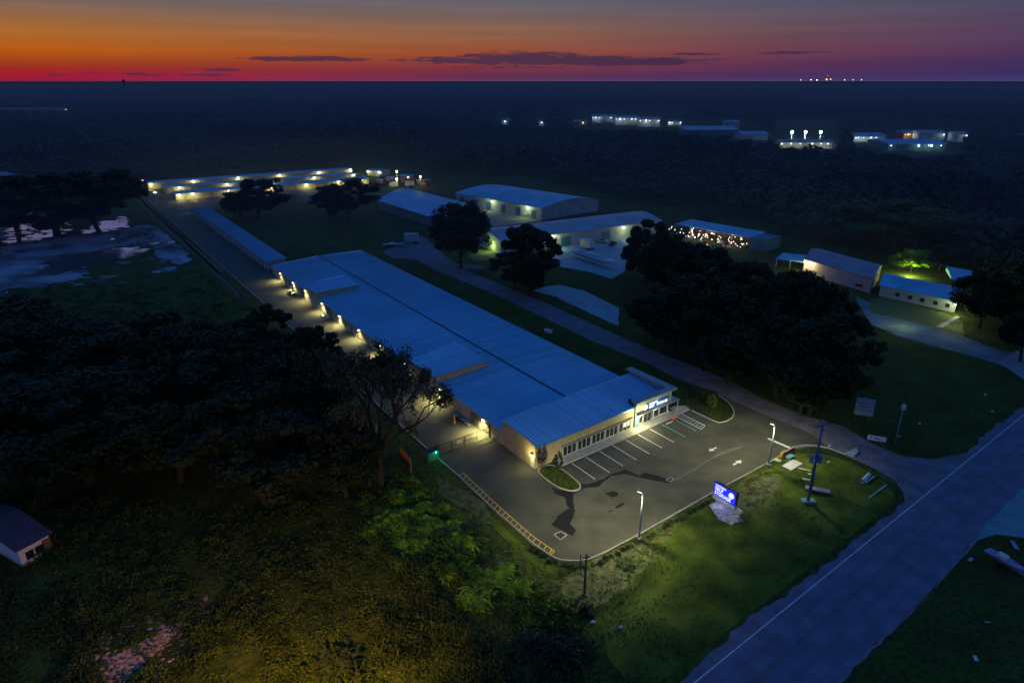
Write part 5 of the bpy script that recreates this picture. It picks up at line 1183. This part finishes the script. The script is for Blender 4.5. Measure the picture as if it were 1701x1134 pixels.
# lit undergrowth below the drive
def shrub(key, x, y, h, r, label, name='shrub', group=None): return plant_tree(key, P(x, y), h, r, label, name, 'shrub', group, rz=random.uniform(0, 6))
bush = MB()
PROTO['bush'] = None
def bush_proto(key, seed, m, blades=230):
    rg_ = np.random.default_rng(seed); rg = random.Random(seed); vs_ = []; fs_ = []; o_ = 0
    for k in range(blades):
        a = rg.uniform(0, 6.283); c = Vector((rg.gauss(0, 1.9), rg.gauss(0, 1.9), rg.uniform(0, 3.5))); L_ = rg.uniform(2.0, 4.6); w_ = rg.uniform(.3, .6)
        d = Vector((math.cos(a), math.sin(a), 0)); e = Vector((-d.y, d.x, rg.uniform(-.5, .5))).normalized(); el = rg.uniform(.5, 1.9); prev = None
        for q in range(5):
            t_ = q / 4; p = c + d * L_ * t_ + UZ * (el * L_ * t_ - L_ * .95 * el * t_ * t_ * 1.1); ww = w_ * (1 - t_ * .8) * (1.2 if q else .5)
            cur = (p - e * ww, p + e * ww)
            if prev: vs_ += [tuple(prev[0]), tuple(prev[1]), tuple(cur[1]), tuple(cur[0])]; fs_.append([o_, o_ + 1, o_ + 2, o_ + 3]); o_ += 4
            prev = cur
    v2, f2 = crown(seed + 7, 4.4, 9, 3.2, 16, 70, .55, .34, .2, .5); v1 = np.array(vs_); f1 = np.array(fs_)
    me = np_mesh('foliage', np.concatenate([v1, v2]), np.concatenate([f1, f2 + len(v1)]), m); tb_ = MB()
    for k in range(6): a = k * 1.05; tb_.tube((0, 0, 0), (math.cos(a) * 2.6, math.sin(a) * 2.6, rg.uniform(4, 7)), .16, .06, 5, False)
    PROTO[key] = (me, tb_, None)
bush_proto('bushg', 61, L_bright); bush_proto('bushg2', 66, L_bright); bush_proto('bushm', 62, L_mid); bush_proto('bushd', 63, L_dark); bush_proto('busho', 64, L_olive)
gs = 'green bushes on the slope below the drive'
rs = random.Random(12)
spots = [(622, 800), (905, 1010)]
for k in range(58):
    f = rs.random(); x = 640 + 250 * f + rs.gauss(0, 34); y = 800 + 185 * f + rs.gauss(0, 34) + (30 if f < .4 else 0)
    if x > 700 and y < 800 + (x - 730) * .92 + 26: continue
    sc_ = rs.uniform(.6, 1.25) * (1 if f < .75 else .75)
    shrub(('bushg', 'bushm', 'bushg2', 'bushg')[k % 4], x, y, 1.7 * sc_, 1.75 * sc_, 'leafy green bush in the brush strip on the slope below the drive', group=gs)
for k, (x, y, h, r, lb) in enumerate(((930, 1090, 3.2, 2.4, 'dark bush at the bottom centre of the picture'), (880, 1075, 2.6, 2.2, 'dark bush left of the bottom centre one'), (975, 1015, 1.6, 1.0, 'dark shrub at the foot of the wooden pole'), (560, 1110, 3.0, 2.4, 'dark bush right of the orange-lit ground'))): shrub('bushd', x, y, h, r, lb)
shrub('busho', 1092, 905, 1.0, 1.0, 'spiky shrub beside the near lamp post'); shrub('bushm', 1040, 935, .9, 1.1, 'low shrub patch left of the near lamp post'); shrub('busho', 1240, 860, .8, 1.0, 'pale shrub behind the monument sign', ); shrub('busho', 1252, 815, .8, .8, 'bushy clump beyond the monument sign')
for k in range(3): shrub('busho', (252, 262, 300)[k], (352, 362, 392)[k], 1.6, 1.4, ('first', 'second', 'third')[k] + ' lit bush along the fence beside the rear drive, counted from the rear')
# low shrubs planted along the kerb
path = PX((885, 912), (914, 931), (940, 939), (970, 940), (998, 932), (1062, 899), (1180, 830)); gk_ = 'low shrubs planted along the lot kerb'
for k in range(34):
    p_ = along(path, k / 33) + Vector((rs.uniform(-.2, .3), rs.uniform(-.4, .1), 0)); plant_tree('bushd' if k % 3 else 'bushm', p_, rs.uniform(.45, .75), rs.uniform(.35, .55), 'low shrub in the row along the lot kerb', 'kerb_shrub', 'shrub', gk_, rs.uniform(0, 6))
path = PX((1236, 803), (1262, 787), (1276, 782))
for k in range(7):
    p_ = along(path, k / 6) + Vector((rs.uniform(-.2, .5), rs.uniform(-.5, .1), 0)); plant_tree('busho', p_, rs.uniform(.5, .8), rs.uniform(.4, .6), 'low shrub beside the kerb between sign and entrance', 'kerb_shrub', 'shrub', 'shrubs between sign and entrance', rs.uniform(0, 6))
# grass tufts and weeds
def in_poly(x, y, poly):
    c = False; n = len(poly)
    for i in range(n):
        x1, y1 = poly[i]; x2, y2_ = poly[(i + 1) % n]
        if (y1 > y) != (y2_ > y) and x < (x2 - x1) * (y - y1) / (y2_ - y1) + x1: c = not c
    return c
polys = [((560, 1200), (420, 1134), (430, 980), (600, 800), (680, 750), (722, 775), (757, 800), (840, 878), (905, 935), (970, 945), (1060, 905), (1182, 832), (1277, 782), (1330, 752), (1395, 762), (1440, 780), (1478, 805), (1490, 835), (1380, 915), (1290, 985), (1120, 1125), (1040, 1200)), ((640, 700), (680, 735), (715, 770), (690, 790), (640, 760)), ((1420, 760), (1560, 775), (1640, 715), (1701, 660), (1600, 620), (1450, 600), (1350, 690))]
pts = []
rg = np.random.default_rng(77)
while len(pts) < 17000:
    x, y = rg.uniform(420, 1701), rg.uniform(600, 1200)
    if any(in_poly(x, y, pl_) for pl_ in polys):
        dens = math.sin(x * .043 + 1.3 * math.sin(y * .031)) * math.sin(y * .057 + x * .011)
        if dens > rg.uniform(-1.1, .7): pts.append(tuple(P(x, y)))
pts = np.array(pts); pts[:, 2] = rg.uniform(.02, .12, len(pts))
nm = rg.normal(size=(len(pts), 3)) * np.array([1, 1, .8]) + np.array([0, 0, .7]); v, f = leaf_quads(pts, nm, .13, rg)
o = bpy.data.objects.new('grass_tufts', np_mesh('grass_tufts', v, f, leaf_material('tuft_leaves', (.055, .078, .012), (.12, .145, .028)))); COL.objects.link(o); tag(o, 'rough grass and weeds on the lawns around the lot', 'grass', kind='stuff')

def undergrowth(polys_, n, m, seed, hmax, rmin=.5, rmax=1.5, per=46, leaf=.15):
    rg = np.random.default_rng(seed); cs = []; ns = []; k = 0
    xs = [p[0] for q in polys_ for p in q]; ys = [p[1] for q in polys_ for p in q]
    while k < n:
        x, y = rg.uniform(min(xs), max(xs)), rg.uniform(min(ys), max(ys))
        if not any(in_poly(x, y, q) for q in polys_): continue
        w = P(x, y); dn = math.sin(w.x * .33 + 1.7 * math.sin(w.y * .21)) * math.sin(w.y * .37 + 1.1 * math.sin(w.x * .29)) + .5 * math.sin(w.x * .9 + w.y * .7)
        if dn < rg.uniform(-.9, .8): continue
        k += 1; q = rg.normal(size=(per, 3)); q /= np.linalg.norm(q, axis=1)[:, None]; q[:, 2] = np.abs(q[:, 2])
        rd = rg.uniform(rmin, rmax); hh = hmax * rg.uniform(.3, 1) * min(1, max(.35, dn + .5))
        cs.append(np.array([w.x, w.y, 0]) + q * np.array([rd, rd * rg.uniform(.6, 1), hh]) * rg.uniform(.7, 1.08, per)[:, None]); ns.append(q * .5 + rg.normal(size=(per, 3)) * .5 + np.array([0, 0, .3]))
    v, f = leaf_quads(np.concatenate(cs), np.concatenate(ns), leaf, rg); return np_mesh('undergrowth', v, f, m)
L_scrub = leaf_material('scrub_leaves', (.016, .026, .007), (.06, .085, .014)); L_scrubg = leaf_material('green_scrub_leaves', (.014, .040, .005), (.11, .20, .012))
lowleft = [(-60, 820), (180, 830), (420, 850), (560, 800), (620, 790), (700, 900), (960, 1040), (985, 1090), (900, 1200), (-120, 1200)]
holes = [(150, 1150), (165, 1060), (330, 985), (345, 1030), (260, 1150)]
me = undergrowth([lowleft], 2600, L_scrub, 91, 1.5); o = bpy.data.objects.new('undergrowth', me); COL.objects.link(o); tag(o, 'dark tangled scrub covering the lower left slope', 'scrub', kind='stuff')
me = undergrowth([[(600, 790), (640, 770), (690, 800), (760, 870), (860, 950), (960, 1010), (930, 1050), (800, 1020), (700, 980), (610, 900)]], 800, L_scrubg, 92, 1.3, .4, 1.1); o = bpy.data.objects.new('undergrowth', me); COL.objects.link(o); tag(o, 'lit green brush running diagonally below the drive', 'scrub', kind='stuff')
me = undergrowth([[(0, 480), (260, 470), (420, 500), (430, 540), (300, 560), (0, 560)], [(180, 395), (215, 350), (235, 360), (400, 505), (385, 520)]], 500, L_scrub, 93, .8, .5, 1.6); o = bpy.data.objects.new('undergrowth', me); COL.objects.link(o); tag(o, 'low rough growth in the marshy field', 'scrub', kind='stuff')

# the far-off forest: crowns that merge into one dark mass
clear = [((-400, 330), (120, 345), (215, 312), (250, 300), (420, 280), (640, 268), (760, 292), (880, 292), (1000, 325), (1110, 345), (1270, 372), (1300, 395), (1400, 408), (1560, 440), (1640, 470), (1701, 560), (2200, 700), (2200, 1400), (-400, 1400)),
         ((818, 188), (850, 188), (850, 222), (818, 222)), ((886, 190), (910, 190), (910, 222), (886, 222)), ((945, 186), (1140, 186), (1140, 228), (945, 228)),
         ((1120, 200), (1240, 200), (1290, 228), (1300, 262), (1190, 250), (1120, 242)), ((1280, 200), (1392, 200), (1400, 272), (1280, 268)), ((1405, 216), (1612, 216), (1612, 256), (1580, 275), (1470, 275), (1405, 258)), ((-60, 165), (118, 165), (118, 196), (-60, 196))]
def crown_template(seed, n=58):
    r_ = np.random.default_rng(seed); d = r_.normal(size=(n, 3)); d /= np.linalg.norm(d, axis=1)[:, None]; d[:, 2] = np.abs(d[:, 2]) * 1.1 - .15
    rad = r_.uniform(.72, 1.08, n)[:, None]; c = d * rad; return leaf_quads(c, d + r_.normal(size=(n, 3)) * .25, .30, r_)
temps = [crown_template(s_) for s_ in range(8)]
vs = []; fs = []; off = 0; rg = np.random.default_rng(9); cnt = 0
r = 170.0
def proj(p, z):
    depth = p[1] * math.cos(PITCH) - (z - CH) * math.sin(PITCH); upc = p[1] * math.sin(PITCH) + (z - CH) * math.cos(PITCH)
    return 850.5 + FL * p[0] / depth, 567 - FL * upc / depth
while r < 2100:
    step = 8.0 + r * .008; a = -.74
    while a < .74:
        a += step / r * rg.uniform(.75, 1.25); rr_ = r + rg.uniform(-.5, .5) * step; x, y = rr_ * math.sin(a), rr_ * math.cos(a)
        if y < 120: continue
        u_, w_ = proj((x, y), 0)
        if u_ < -150 or u_ > 1850: continue
        if any(in_poly(u_, w_, pl_) for pl_ in clear): continue
        h = rg.uniform(7.0, 11.5) * (1 + .32 * math.sin(x * .019 + 2 * math.sin(y * .008)) * math.sin(y * .013 + x * .004)); cr = rg.uniform(4.2, 6.6) * (step / 9.5) ** .5; tv, tf = temps[rg.integers(8)]
        an = rg.uniform(0, 6.28); ca, sa = math.cos(an), math.sin(an); k = tv.copy(); k = np.stack([k[:, 0] * ca - k[:, 1] * sa, k[:, 0] * sa + k[:, 1] * ca, k[:, 2]], 1)
        k = k * np.array([cr, cr, h * .5]) + np.array([x, y, h * .5]); vs.append(k); fs.append(tf + off); off += len(k); cnt += 1
    r += step * .92
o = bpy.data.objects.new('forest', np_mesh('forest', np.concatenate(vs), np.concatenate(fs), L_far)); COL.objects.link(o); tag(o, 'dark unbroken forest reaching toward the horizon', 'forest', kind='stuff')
# the forest floor under those crowns and the canopy beyond, out to the horizon
vv = []; ff = []; rg = np.random.default_rng(21); rings = [1950 * (1.035 ** k) for k in range(0, 125)]; NA = 300
for i, r in enumerate(rings):
    for j in range(NA + 1):
        a = -.8 + 1.6 * j / NA; z = 7.5 + rg.uniform(-1.6, 1.6) if r < 9000 else 8; vv.append((r * math.sin(a), r * math.cos(a), z))
for i in range(len(rings) - 1):
    for j in range(NA): k = i * (NA + 1) + j; ff.append((k, k + 1, k + NA + 2, k + NA + 1))
o = bpy.data.objects.new('forest', np_mesh('forest', np.array(vv), np.array(ff), mat('distant_canopy', (.036, .048, .046), .95, var=.5, scale=.006, second=(.018, .026, .026), spec=.1))); COL.objects.link(o); tag(o, 'hazy dark band of forest meeting the horizon', 'forest', kind='stuff')
hz = bpy.data.materials.new('evening_haze'); hz.use_nodes = True; hn = hz.node_tree.nodes; hn.clear()
ho = hn.new('ShaderNodeOutputMaterial'); hs = hn.new('ShaderNodeVolumeScatter'); ha = hn.new('ShaderNodeVolumeAbsorption'); hd = hn.new('ShaderNodeAddShader')
hs.inputs['Color'].default_value = (.75, .85, 1, 1); hs.inputs['Density'].default_value = HAZE * .32; ha.inputs['Color'].default_value = (0, 0, 0, 1); ha.inputs['Density'].default_value = HAZE * .68
hz.node_tree.links.new(hs.outputs[0], hd.inputs[0]); hz.node_tree.links.new(ha.outputs[0], hd.inputs[1]); hz.node_tree.links.new(hd.outputs[0], ho.inputs['Volume'])
hb = MB(); hb.abox(-9000, 9000, 150, 14000, -.5, 26); struct('haze', hb, hz)
print('forest crowns', cnt, 'lights', NL[0])

# ------------------------------------------------------------------ render settings
scn.render.engine = 'CYCLES'; scn.cycles.use_denoising = True; scn.cycles.max_bounces = 5; scn.cycles.diffuse_bounces = 2; scn.cycles.glossy_bounces = 2
scn.cycles.sample_clamp_indirect = 3.0; scn.cycles.volume_bounces = 0
scn.view_settings.view_transform = 'Standard'; scn.view_settings.look = 'None'; scn.view_settings.exposure = 0; scn.view_settings.gamma = 1
